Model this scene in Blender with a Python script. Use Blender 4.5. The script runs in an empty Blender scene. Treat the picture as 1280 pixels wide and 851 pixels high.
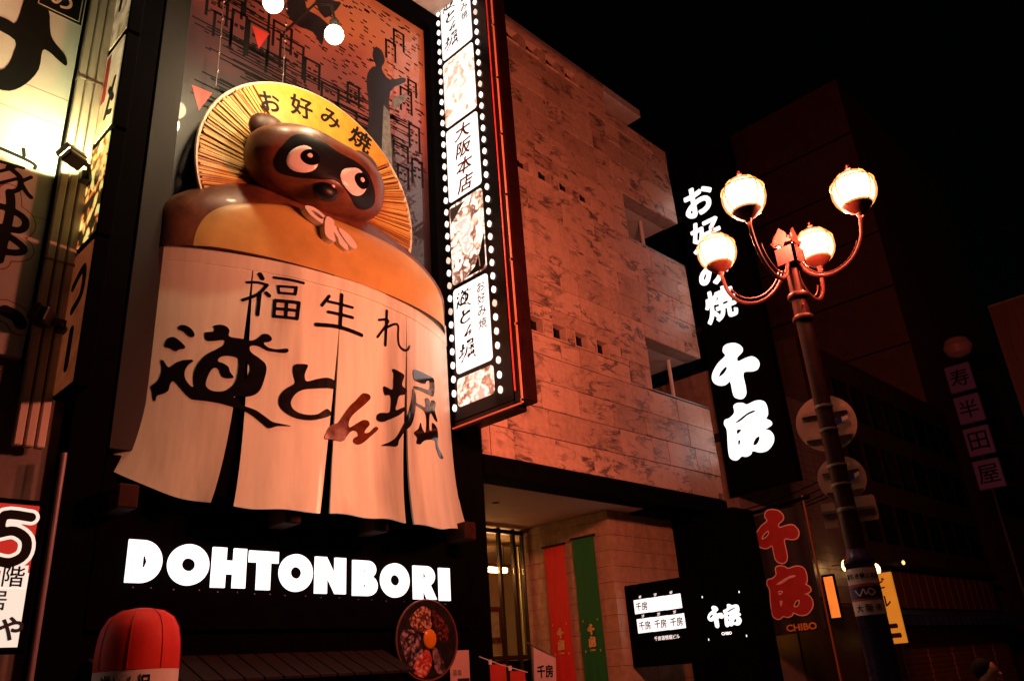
import bpy, bmesh, math, random
import numpy as np
from mathutils import Vector, Matrix
from mathutils.geometry import tessellate_polygon
random.seed(7)
R = math.radians
SC = bpy.context.scene
COL = SC.collection

# ------------------------------------------------------------------ camera
cam_d = bpy.data.cameras.new('camera'); cam = bpy.data.objects.new('camera', cam_d); COL.objects.link(cam)
SC.camera = cam
cam_d.sensor_width = 36.0; cam_d.lens = 36.0 * 1010.0 / 1280.0
cam_d.clip_start = 0.05; cam_d.clip_end = 600
yaw, pitch, roll = R(47.0), R(22.9), R(-4.25)
fw = Vector((math.sin(yaw) * math.cos(pitch), math.cos(yaw) * math.cos(pitch), math.sin(pitch)))
rt = Vector((math.cos(yaw), -math.sin(yaw), 0)); up = rt.cross(fw)
r2 = rt * math.cos(roll) + up * math.sin(roll); u2 = -rt * math.sin(roll) + up * math.cos(roll)
M = Matrix((r2, u2, -fw)).transposed().to_4x4(); M.translation = (0, 0, 1.6)
cam.matrix_world = M

# ------------------------------------------------------------------ night sky
wd = bpy.data.worlds.new('World'); SC.world = wd; wd.use_nodes = True
nt = wd.node_tree; bg = nt.nodes['Background']
sky = nt.nodes.new('ShaderNodeTexSky'); sky.sky_type = 'NISHITA'; sky.sun_disc = False
sky.sun_elevation = R(12); sky.sun_rotation = R(200)
nt.links.new(sky.outputs[0], bg.inputs[0]); bg.inputs[1].default_value = 0.00022
sd = bpy.data.lights.new('moon', 'SUN'); sd.energy = 0.003; sd.angle = R(0.5); sd.color = (1, .93, .85)
so = bpy.data.objects.new('moon', sd); COL.objects.link(so)
so.rotation_euler = Vector((-0.33, -0.9, 0.2)).to_track_quat('Z', 'Y').to_euler()
vs = SC.view_settings; vs.view_transform = 'Standard'; vs.look = 'None'; vs.exposure = 0.0; vs.gamma = 1.0; vs.use_curve_mapping = False
SC.cycles.use_denoising = True
SC.cycles.max_bounces = 6; SC.cycles.diffuse_bounces = 3; SC.cycles.glossy_bounces = 3
SC.cycles.sample_clamp_indirect = 6.0

# ------------------------------------------------------------------ materials
MATS = {}
def _base(name):
    m = bpy.data.materials.new(name); m.use_nodes = True
    return m, m.node_tree, m.node_tree.nodes['Principled BSDF']
def pm(name, col, rough=.6, var=.18, scale=6.0, metal=0.0, bump=.15, coat=0.0, stretch=None, spec=.5, dirt=0.0):
    """paint / cloth / stone with broken-up colour, gloss and fine relief"""
    if name in MATS: return MATS[name]
    m, t, b = _base(name); L = t.links.new
    tc = t.nodes.new('ShaderNodeTexCoord'); mp = t.nodes.new('ShaderNodeMapping')
    mp.inputs['Scale'].default_value = stretch or (1, 1, 1)
    L(tc.outputs['Object'], mp.inputs['Vector'])
    n = t.nodes.new('ShaderNodeTexNoise'); n.inputs['Scale'].default_value = scale; n.inputs['Detail'].default_value = 7
    n.inputs['Roughness'].default_value = .65
    L(mp.outputs[0], n.inputs['Vector'])
    cr = t.nodes.new('ShaderNodeValToRGB')
    cr.color_ramp.elements[0].position = .3; cr.color_ramp.elements[1].position = .7
    cr.color_ramp.elements[0].color = [max(0, c * (1 - var)) for c in col] + [1]
    cr.color_ramp.elements[1].color = [min(1, c * (1 + var)) for c in col] + [1]
    L(n.outputs['Fac'], cr.inputs[0]); last = cr.outputs[0]
    if dirt:
        n2 = t.nodes.new('ShaderNodeTexNoise'); n2.inputs['Scale'].default_value = scale * .35; n2.inputs['Detail'].default_value = 9
        mp2 = t.nodes.new('ShaderNodeMapping'); mp2.inputs['Scale'].default_value = (1.6, 1.6, .22)
        L(tc.outputs['Object'], mp2.inputs['Vector']); L(mp2.outputs[0], n2.inputs['Vector'])
        r2_ = t.nodes.new('ShaderNodeMapRange'); r2_.inputs[1].default_value = .5; r2_.inputs[2].default_value = .78
        r2_.inputs[4].default_value = dirt
        L(n2.outputs['Fac'], r2_.inputs[0])
        mx = t.nodes.new('ShaderNodeMix'); mx.data_type = 'RGBA'; mx.blend_type = 'MULTIPLY'
        mx.inputs[7].default_value = (.30, .27, .26, 1)
        L(r2_.outputs[0], mx.inputs[0]); L(last, mx.inputs[6]); last = mx.outputs[2]
    L(last, b.inputs['Base Color'])
    mr = t.nodes.new('ShaderNodeMapRange'); mr.inputs[3].default_value = max(.02, rough - .12); mr.inputs[4].default_value = min(1, rough + .12)
    L(n.outputs['Fac'], mr.inputs[0]); L(mr.outputs[0], b.inputs['Roughness'])
    b.inputs['Metallic'].default_value = metal; b.inputs['Specular IOR Level'].default_value = spec
    if coat: b.inputs['Coat Weight'].default_value = coat; b.inputs['Coat Roughness'].default_value = .08
    if bump:
        bp = t.nodes.new('ShaderNodeBump'); bp.inputs['Strength'].default_value = bump; bp.inputs['Distance'].default_value = .02
        L(n.outputs['Fac'], bp.inputs['Height']); L(bp.outputs[0], b.inputs['Normal'])
    MATS[name] = m
    return m
def em(name, col, strength, rough=.4, var=0.0, scale=3.0):
    """something that gives off light: a lit sign face, a lamp, a neon tube"""
    if name in MATS: return MATS[name]
    m, t, b = _base(name); L = t.links.new
    b.inputs['Base Color'].default_value = [min(1, c * .8) for c in col] + [1]; b.inputs['Roughness'].default_value = rough
    b.inputs['Emission Color'].default_value = list(col) + [1]; b.inputs['Emission Strength'].default_value = strength
    tc = t.nodes.new('ShaderNodeTexCoord'); n = t.nodes.new('ShaderNodeTexNoise'); n.inputs['Scale'].default_value = scale
    L(tc.outputs['Object'], n.inputs['Vector'])
    mr = t.nodes.new('ShaderNodeMapRange'); mr.inputs[3].default_value = strength * (1 - var); mr.inputs[4].default_value = strength * (1 + var)
    L(n.outputs['Fac'], mr.inputs[0]); L(mr.outputs[0], b.inputs['Emission Strength'])
    MATS[name] = m
    return m
def food(name, stops, scale, strength, seed=0.0, dist=2.0, vor=False, emit=True):
    """a printed photograph of a dish: colours only, lit from behind when emit"""
    m, t, b = _base(name); L = t.links.new
    tc = t.nodes.new('ShaderNodeTexCoord'); mp = t.nodes.new('ShaderNodeMapping'); mp.inputs['Location'].default_value = (seed, seed * .7, seed * 1.3)
    L(tc.outputs['Object'], mp.inputs['Vector'])
    n = t.nodes.new('ShaderNodeTexNoise'); n.inputs['Scale'].default_value = scale; n.inputs['Detail'].default_value = 6; n.inputs['Distortion'].default_value = dist
    L(mp.outputs[0], n.inputs['Vector']); f = n.outputs['Fac']
    if vor:
        v = t.nodes.new('ShaderNodeTexVoronoi'); v.inputs['Scale'].default_value = scale * 2.4
        L(mp.outputs[0], v.inputs['Vector'])
        a = t.nodes.new('ShaderNodeMath'); a.operation = 'MULTIPLY_ADD'; a.inputs[1].default_value = -.45
        L(v.outputs['Distance'], a.inputs[0]); L(f, a.inputs[2])
        a2 = t.nodes.new('ShaderNodeMath'); a2.inputs[1].default_value = .17; L(a.outputs[0], a2.inputs[0]); f = a2.outputs[0]
    cr = t.nodes.new('ShaderNodeValToRGB'); e = cr.color_ramp.elements
    e[0].position, e[0].color = stops[0][0], (*stops[0][1], 1); e[1].position, e[1].color = stops[-1][0], (*stops[-1][1], 1)
    for p, c in stops[1:-1]: x = e.new(p); x.color = (*c, 1)
    L(f, cr.inputs[0]); L(cr.outputs[0], b.inputs['Base Color'])
    if emit: L(cr.outputs[0], b.inputs['Emission Color']); b.inputs['Emission Strength'].default_value = strength
    b.inputs['Roughness'].default_value = .35
    MATS[name] = m
    return m
def marble_mat():
    m, t, b = _base('veined_marble'); L = t.links.new
    g = t.nodes.new('ShaderNodeNewGeometry'); oi = t.nodes.new('ShaderNodeObjectInfo')
    sc_ = t.nodes.new('ShaderNodeVectorMath'); sc_.operation = 'SCALE'; sc_.inputs[3].default_value = 37.0
    cmb = t.nodes.new('ShaderNodeCombineXYZ'); L(oi.outputs['Random'], cmb.inputs[0]); L(oi.outputs['Random'], cmb.inputs[2]); L(cmb.outputs[0], sc_.inputs[0])
    ad = t.nodes.new('ShaderNodeVectorMath'); L(g.outputs['Position'], ad.inputs[0]); L(sc_.outputs[0], ad.inputs[1])
    mp = t.nodes.new('ShaderNodeMapping'); mp.inputs['Rotation'].default_value = (0, R(-32), 0); mp.inputs['Scale'].default_value = (.55, 1, 1.7)
    L(ad.outputs[0], mp.inputs['Vector'])
    n = t.nodes.new('ShaderNodeTexNoise'); n.inputs['Scale'].default_value = 1.25; n.inputs['Detail'].default_value = 10; n.inputs['Distortion'].default_value = .5; n.inputs['Roughness'].default_value = .62
    L(mp.outputs[0], n.inputs['Vector'])
    # thin veins where the noise crosses its middle
    ab = t.nodes.new('ShaderNodeMath'); ab.operation = 'SUBTRACT'; ab.inputs[1].default_value = .5; L(n.outputs['Fac'], ab.inputs[0])
    a2 = t.nodes.new('ShaderNodeMath'); a2.operation = 'ABSOLUTE'; L(ab.outputs[0], a2.inputs[0])
    nw = t.nodes.new('ShaderNodeTexNoise'); nw.inputs['Scale'].default_value = 2.3; nw.inputs['Detail'].default_value = 3; L(ad.outputs[0], nw.inputs['Vector'])
    wv = t.nodes.new('ShaderNodeMapRange'); wv.inputs[1].default_value = .4; wv.inputs[2].default_value = .7; wv.inputs[3].default_value = .012; wv.inputs[4].default_value = .075; L(nw.outputs['Fac'], wv.inputs[0])
    vr = t.nodes.new('ShaderNodeMapRange'); vr.inputs[1].default_value = 0; vr.inputs[3].default_value = 1; vr.inputs[4].default_value = 0
    L(a2.outputs[0], vr.inputs[0]); L(wv.outputs[0], vr.inputs[2])
    n3 = t.nodes.new('ShaderNodeTexNoise'); n3.inputs['Scale'].default_value = .9; n3.inputs['Detail'].default_value = 4
    L(ad.outputs[0], n3.inputs['Vector'])
    mk = t.nodes.new('ShaderNodeMapRange'); mk.inputs[1].default_value = .40; mk.inputs[2].default_value = .55; L(n3.outputs['Fac'], mk.inputs[0])
    mu = t.nodes.new('ShaderNodeMath'); mu.operation = 'MULTIPLY'; L(vr.outputs[0], mu.inputs[0]); L(mk.outputs[0], mu.inputs[1])
    # weather stains running down the wall
    n4 = t.nodes.new('ShaderNodeTexNoise'); n4.inputs['Scale'].default_value = 1.0; n4.inputs['Detail'].default_value = 8
    mp4 = t.nodes.new('ShaderNodeMapping'); mp4.inputs['Scale'].default_value = (1.3, 1.3, .28); L(g.outputs['Position'], mp4.inputs['Vector']); L(mp4.outputs[0], n4.inputs['Vector'])
    st = t.nodes.new('ShaderNodeMapRange'); st.inputs[1].default_value = .5; st.inputs[2].default_value = .75; st.inputs[4].default_value = .34; L(n4.outputs['Fac'], st.inputs[0])
    n5 = t.nodes.new('ShaderNodeTexNoise'); n5.inputs['Scale'].default_value = 9; n5.inputs['Detail'].default_value = 6; L(g.outputs['Position'], n5.inputs['Vector'])
    base = t.nodes.new('ShaderNodeValToRGB'); base.color_ramp.elements[0].position = .25; base.color_ramp.elements[1].position = .75
    base.color_ramp.elements[0].color = (.46, .29, .20, 1); base.color_ramp.elements[1].color = (.66, .43, .31, 1)
    rnd = t.nodes.new('ShaderNodeMath'); rnd.operation = 'MULTIPLY_ADD'; rnd.inputs[1].default_value = .55; L(oi.outputs['Random'], rnd.inputs[0])
    sb = t.nodes.new('ShaderNodeMath'); sb.operation = 'SUBTRACT'; sb.inputs[1].default_value = .26; L(n5.outputs['Fac'], sb.inputs[0]); L(sb.outputs[0], rnd.inputs[2])
    L(rnd.outputs[0], base.inputs[0])
    x1 = t.nodes.new('ShaderNodeMix'); x1.data_type = 'RGBA'; x1.inputs[7].default_value = (.06, .04, .035, 1); L(mu.outputs[0], x1.inputs[0]); L(base.outputs[0], x1.inputs[6])
    x2 = t.nodes.new('ShaderNodeMix'); x2.data_type = 'RGBA'; x2.inputs[7].default_value = (.14, .09, .075, 1); L(st.outputs[0], x2.inputs[0]); L(x1.outputs[2], x2.inputs[6])
    L(x2.outputs[2], b.inputs['Base Color']); b.inputs['Roughness'].default_value = .42
    bp = t.nodes.new('ShaderNodeBump'); bp.inputs['Strength'].default_value = .12; bp.inputs['Distance'].default_value = .01; L(n5.outputs['Fac'], bp.inputs['Height']); L(bp.outputs[0], b.inputs['Normal'])
    return m

# ------------------------------------------------------------------ mesh helpers
class MB:
    def __init__(s): s.v = []; s.f = []; s.sm = []
    def add(s, vs_, fs, smooth=False):
        o = len(s.v); s.v += [tuple(map(float, p)) for p in vs_]
        for f in fs: s.f.append([i + o for i in f]); s.sm.append(smooth)
        return s
    def box(s, x0, x1, y0, y1, z0, z1, bev=0.0):
        if bev <= 0:
            return s.add([(x0, y0, z0), (x1, y0, z0), (x1, y1, z0), (x0, y1, z0), (x0, y0, z1), (x1, y0, z1), (x1, y1, z1), (x0, y1, z1)],
                         [(0, 3, 2, 1), (4, 5, 6, 7), (0, 1, 5, 4), (1, 2, 6, 5), (2, 3, 7, 6), (3, 0, 4, 7)])
        b = min(bev, (x1 - x0) * .45, (y1 - y0) * .45, (z1 - z0) * .45)
        bm = bmesh.new(); bmesh.ops.create_cube(bm, size=1)
        for v in bm.verts:
            v.co = ((x0 + x1) / 2 + v.co.x * (x1 - x0), (y0 + y1) / 2 + v.co.y * (y1 - y0), (z0 + z1) / 2 + v.co.z * (z1 - z0))
        bmesh.ops.bevel(bm, geom=bm.edges[:], offset=b, segments=1, affect='EDGES')
        bm.verts.index_update(); s.add([v.co for v in bm.verts], [[v.index for v in f.verts] for f in bm.faces]); bm.free()
        return s
    def tube(s, pts, r, n=10, closed=False, caps=True):
        P = [Vector(p) for p in pts]; rs = r if isinstance(r, (list, tuple)) else [r] * len(P)
        N = len(P); vs_ = []; ref = None
        for i in range(N):
            if closed: d = P[(i + 1) % N] - P[i - 1]
            else: d = P[min(i + 1, N - 1)] - P[max(i - 1, 0)]
            d.normalize()
            if ref is None or abs(ref.dot(d)) > .98:
                ref = Vector((0, 0, 1)) if abs(d.z) < .9 else Vector((1, 0, 0))
            a = (ref - d * ref.dot(d)).normalized(); ref = a; c = d.cross(a)
            vs_ += [P[i] + (a * math.cos(2 * math.pi * k / n) + c * math.sin(2 * math.pi * k / n)) * rs[i] for k in range(n)]
        fs = []
        for i in range(N if closed else N - 1):
            j = (i + 1) % N
            fs += [(i * n + k, i * n + (k + 1) % n, j * n + (k + 1) % n, j * n + k) for k in range(n)]
        s.add(vs_, fs, True)
        if caps and not closed: s.add(vs_[:n], [tuple(range(n))[::-1]]); s.add(vs_[-n:], [tuple(range(n))])
        return s
    def lathe(s, prof, n=24, c=(0, 0, 0), caps=True, smooth=True):
        vs_ = []
        for r, z in prof: vs_ += [(c[0] + r * math.cos(2 * math.pi * k / n), c[1] + r * math.sin(2 * math.pi * k / n), c[2] + z) for k in range(n)]
        fs = []
        for i in range(len(prof) - 1):
            fs += [(i * n + k, i * n + (k + 1) % n, (i + 1) * n + (k + 1) % n, (i + 1) * n + k) for k in range(n)]
        s.add(vs_, fs, smooth)
        if caps: s.add(vs_[:n], [tuple(range(n))[::-1]]); s.add(vs_[-n:], [tuple(range(n))])
        return s
    def ell(s, c, r, nu=20, nv=12, rot=None):
        vs_ = []; fs = []
        for j in range(nv + 1):
            th = math.pi * j / nv
            for i in range(nu):
                a = 2 * math.pi * i / nu
                p = Vector((r[0] * math.sin(th) * math.cos(a), r[1] * math.sin(th) * math.sin(a), r[2] * math.cos(th)))
                if rot: p = rot @ p
                vs_.append(p + Vector(c))
        for j in range(nv):
            for i in range(nu): fs.append((j * nu + i, (j + 1) * nu + i, (j + 1) * nu + (i + 1) % nu, j * nu + (i + 1) % nu))
        return s.add(vs_, fs, True)
    def prism(s, outer, holes, f, d0, d1):
        """flat outline (with holes) in (s,t), f(s,t,d) -> world, given thickness d0..d1"""
        loops = [list(outer)] + [list(h) for h in holes]
        flat = [p for l in loops for p in l]; n = len(flat)
        tris = tessellate_polygon([[Vector((p[0], p[1], 0)) for p in l] for l in loops])
        vs_ = [f(p[0], p[1], d1) for p in flat] + [f(p[0], p[1], d0) for p in flat]
        fs = [tuple(t) for t in tris] + [tuple(i + n for i in t[::-1]) for t in tris]
        o = 0
        for l in loops:
            k = len(l); fs += [(o + i, o + (i + 1) % k, o + (i + 1) % k + n, o + i + n) for i in range(k)]; o += k
        return s.add(vs_, fs)
def obj(name, mb, mat, parent=None, kind=None, fix=True):
    me = bpy.data.meshes.new(name); me.from_pydata(mb.v, [], mb.f)
    me.polygons.foreach_set('use_smooth', mb.sm)
    if fix:
        bm = bmesh.new(); bm.from_mesh(me); bmesh.ops.remove_doubles(bm, verts=bm.verts, dist=1e-5)
        bmesh.ops.recalc_face_normals(bm, faces=bm.faces); bm.to_mesh(me); bm.free()
    if fix and any(mb.sm): me.set_sharp_from_angle(angle=R(42))
    me.update(); o = bpy.data.objects.new(name, me); COL.objects.link(o)
    me.materials.append(mat)
    if parent: o.parent = parent; o.matrix_parent_inverse = PINV.get(parent.name, Matrix())
    if kind: o['kind'] = kind
    return o
PINV = {}
def thing(name, label, cat, loc=(0, 0, 0), group=None):
    o = bpy.data.objects.new(name, None); COL.objects.link(o); o.location = loc; o.empty_display_size = .2
    o['label'] = label; o['category'] = cat
    if group: o['group'] = group
    PINV[o.name] = Matrix.Translation(-Vector(loc))     # parts are built in world coordinates
    return o
def tag(o, label, cat, group=None):
    o['label'] = label; o['category'] = cat
    if group: o['group'] = group
    return o
def share(o, name, parent, mat=None, loc=None):
    c = o.copy(); c.name = name; COL.objects.link(c); c.parent = parent; c.matrix_parent_inverse = PINV.get(parent.name, Matrix())
    if loc is not None: c.location = loc
    return c

# planes that lettering and prints lie on
def onY(Y): return lambda a, b, d: (a, Y - d, b)            # a facade face, towards the street
def onX(X): return lambda a, b, d: (X - d, -a, b)           # a face square to the street, a = -Y

# ------------------------------------------------------------------ lettering
def smooth(P, n=4, closed=True):
    out = []; N = len(P); A = np.array(P, float)
    rng = range(N) if closed else range(N - 1)
    for i in rng:
        p0, p1, p2, p3 = (A[(i - 1) % N], A[i], A[(i + 1) % N], A[(i + 2) % N]) if closed else (A[max(i - 1, 0)], A[i], A[i + 1], A[min(i + 2, N - 1)])
        for k in range(n):
            t = k / n
            out.append(.5 * ((2 * p1) + (p2 - p0) * t + (2 * p0 - 5 * p1 + 4 * p2 - p3) * t * t + (3 * p1 - p0 - 3 * p2 + p3) * t ** 3))
    if not closed: out.append(A[-1])
    return np.array(out)
def seg_d(X, Y, a, b):
    ab = b - a; l = max(ab @ ab, 1e-12)
    t = np.clip(((X - a[0]) * ab[0] + (Y - a[1]) * ab[1]) / l, 0, 1)
    return np.hypot(X - a[0] - t * ab[0], Y - a[1] - t * ab[1])
def poly_d(X, Y, P):
    d = np.full(X.shape, 1e9); ins = np.zeros(X.shape, bool)
    for i in range(len(P)):
        a, b = P[i], P[(i + 1) % len(P)]
        d = np.minimum(d, seg_d(X, Y, a, b))
        if a[1] != b[1]:
            c = ((a[1] > Y) != (b[1] > Y)); ins ^= c & (X < (b[0] - a[0]) * (Y - a[1]) / (b[1] - a[1]) + a[0])
    return np.where(ins, -d, d)
def glyph(mb, g, f, d0, d1, res=64, grow=0.0, move=(0, 0), scale=(1, 1), fat=1.0):
    """brush lettering: strokes and outlines joined by distance, cut to a clean flat shape with thickness"""
    P = [smooth(p, 3) for p in g['P']]; H = [smooth(p, 3) for p in g['H']]; S = [(smooth(p, 4, False), r * fat) for p, r in g['S']]
    C_ = g.get('C', [])
    allp = np.vstack(P + [p for p, _ in S] + C_); pad = max([r for _, r in S] + [0.0]) + grow
    lo = allp.min(0) - pad; hi = allp.max(0) + pad; h = (hi - lo).max() / res; lo = lo - h * 1.5; hi = hi + h * 1.5
    nx, ny = int((hi[0] - lo[0]) / h) + 1, int((hi[1] - lo[1]) / h) + 1
    X, Y = np.meshgrid(lo[0] + h * np.arange(nx), lo[1] + h * np.arange(ny), indexing='ij')
    D = np.full(X.shape, 1e9)
    for p in P: D = np.minimum(D, poly_d(X, Y, p))
    for p in H: D = np.maximum(D, -poly_d(X, Y, p))
    for p, r in S:
        for i in range(len(p) - 1): D = np.minimum(D, seg_d(X, Y, p[i], p[i + 1]) - r)
    if C_:                                             # type outlines: inside where the winding is not zero
        dd = np.full(X.shape, 1e9); wn = np.zeros(X.shape, int)
        for p in C_:
            for i in range(len(p)):
                a, b = p[i], p[(i + 1) % len(p)]; dd = np.minimum(dd, seg_d(X, Y, a, b))
                if a[1] == b[1]: continue
                cr_ = (b[0] - a[0]) * (Y - a[1]) - (X - a[0]) * (b[1] - a[1])
                wn += ((a[1] <= Y) & (b[1] > Y) & (cr_ > 0)).astype(int) - ((a[1] > Y) & (b[1] <= Y) & (cr_ < 0)).astype(int)
        D = np.minimum(D, np.where(wn != 0, -dd, dd))
    D = D - grow
    idx = {}; pts = []
    def vid(k, x, y):
        if k not in idx: idx[k] = len(pts); pts.append((x, y))
        return idx[k]
    faces = []; edges = []
    for i in range(nx - 1):
        for j in range(ny - 1):
            c = [(i, j), (i + 1, j), (i + 1, j + 1), (i, j + 1)]; v = [D[q] for q in c]
            if min(v) >= 0: continue
            loop = []; cross = []
            for k in range(4):
                a, b = c[k], c[(k + 1) % 4]; va, vb = v[k], v[(k + 1) % 4]
                if va < 0: loop.append(vid(a, X[a], Y[a]))
                if (va < 0) != (vb < 0):
                    t = va / (va - vb); key = (min(a, b), max(a, b))
                    w = vid(key, X[a] + (X[b] - X[a]) * t, Y[a] + (Y[b] - Y[a]) * t); loop.append(w); cross.append((w, va < 0))
            if len(loop) > 2: faces.append(loop)
            if len(cross) == 2: edges.append((cross[0][0], cross[1][0]) if cross[0][1] else (cross[1][0], cross[0][0]))
    T = lambda p, d: f(p[0] * scale[0] + move[0], p[1] * scale[1] + move[1], d)
    n = len(pts); vs_ = [T(p, d1) for p in pts]
    if d1 > d0:
        vs_ += [T(p, d0) for p in pts]
        faces = faces + [(a, b, b + n, a + n) for a, b in edges]
    return mb.add(vs_, faces)
_tc = {}
def contours(body):
    """outlines of plain type, as closed loops of points"""
    if body not in _tc:
        from mathutils.geometry import interpolate_bezier as ib
        cu = bpy.data.curves.new('type', 'FONT'); cu.body = body; cu.size = 1
        o = bpy.data.objects.new('type', cu); COL.objects.link(o); dg = bpy.context.evaluated_depsgraph_get()
        c = o.evaluated_get(dg).to_curve(dg); loops = []
        for sp in c.splines:
            P = []
            if sp.type == 'BEZIER':
                b = sp.bezier_points; n = len(b)
                for i in range(n):
                    q = b[(i + 1) % n]; seg = ib(b[i].co, b[i].handle_right, q.handle_left, q.co, 5); P += [(v[0], v[1]) for v in seg[:-1]]
            else: P = [(p.co[0], p.co[1]) for p in sp.points]
            if len(P) > 2: loops.append(np.array(P))
        o.to_curve_clear() if hasattr(o, 'to_curve_clear') else None
        bpy.data.objects.remove(o); bpy.data.curves.remove(cu); _tc[body] = loops
    return _tc[body]
def text(mb, body, f, d0, d1, cx, cy, h=None, w=None, bold=0.0, shear=0.0, res=None):
    """type in a plain face, fitted to height h and/or width w about (cx, cy)"""
    L = contours(body)
    if not L: return mb
    if shear: L = [np.c_[p[:, 0] + shear * p[:, 1], p[:, 1]] for p in L]
    a = np.vstack(L); lo, hi = a.min(0) - bold, a.max(0) + bold; s = hi - lo
    sy = h / s[1] if h else w / s[0]; sx = (w / s[0]) if w else sy
    n = res or int(min(200, 46 * max(1, s.max())))
    return glyph(mb, dict(P=[], H=[], S=[], C=L), f, d0, d1, n, grow=bold, move=(cx - (lo[0] + hi[0]) / 2 * sx, cy - (lo[1] + hi[1]) / 2 * sy), scale=(sx, sy))

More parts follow.
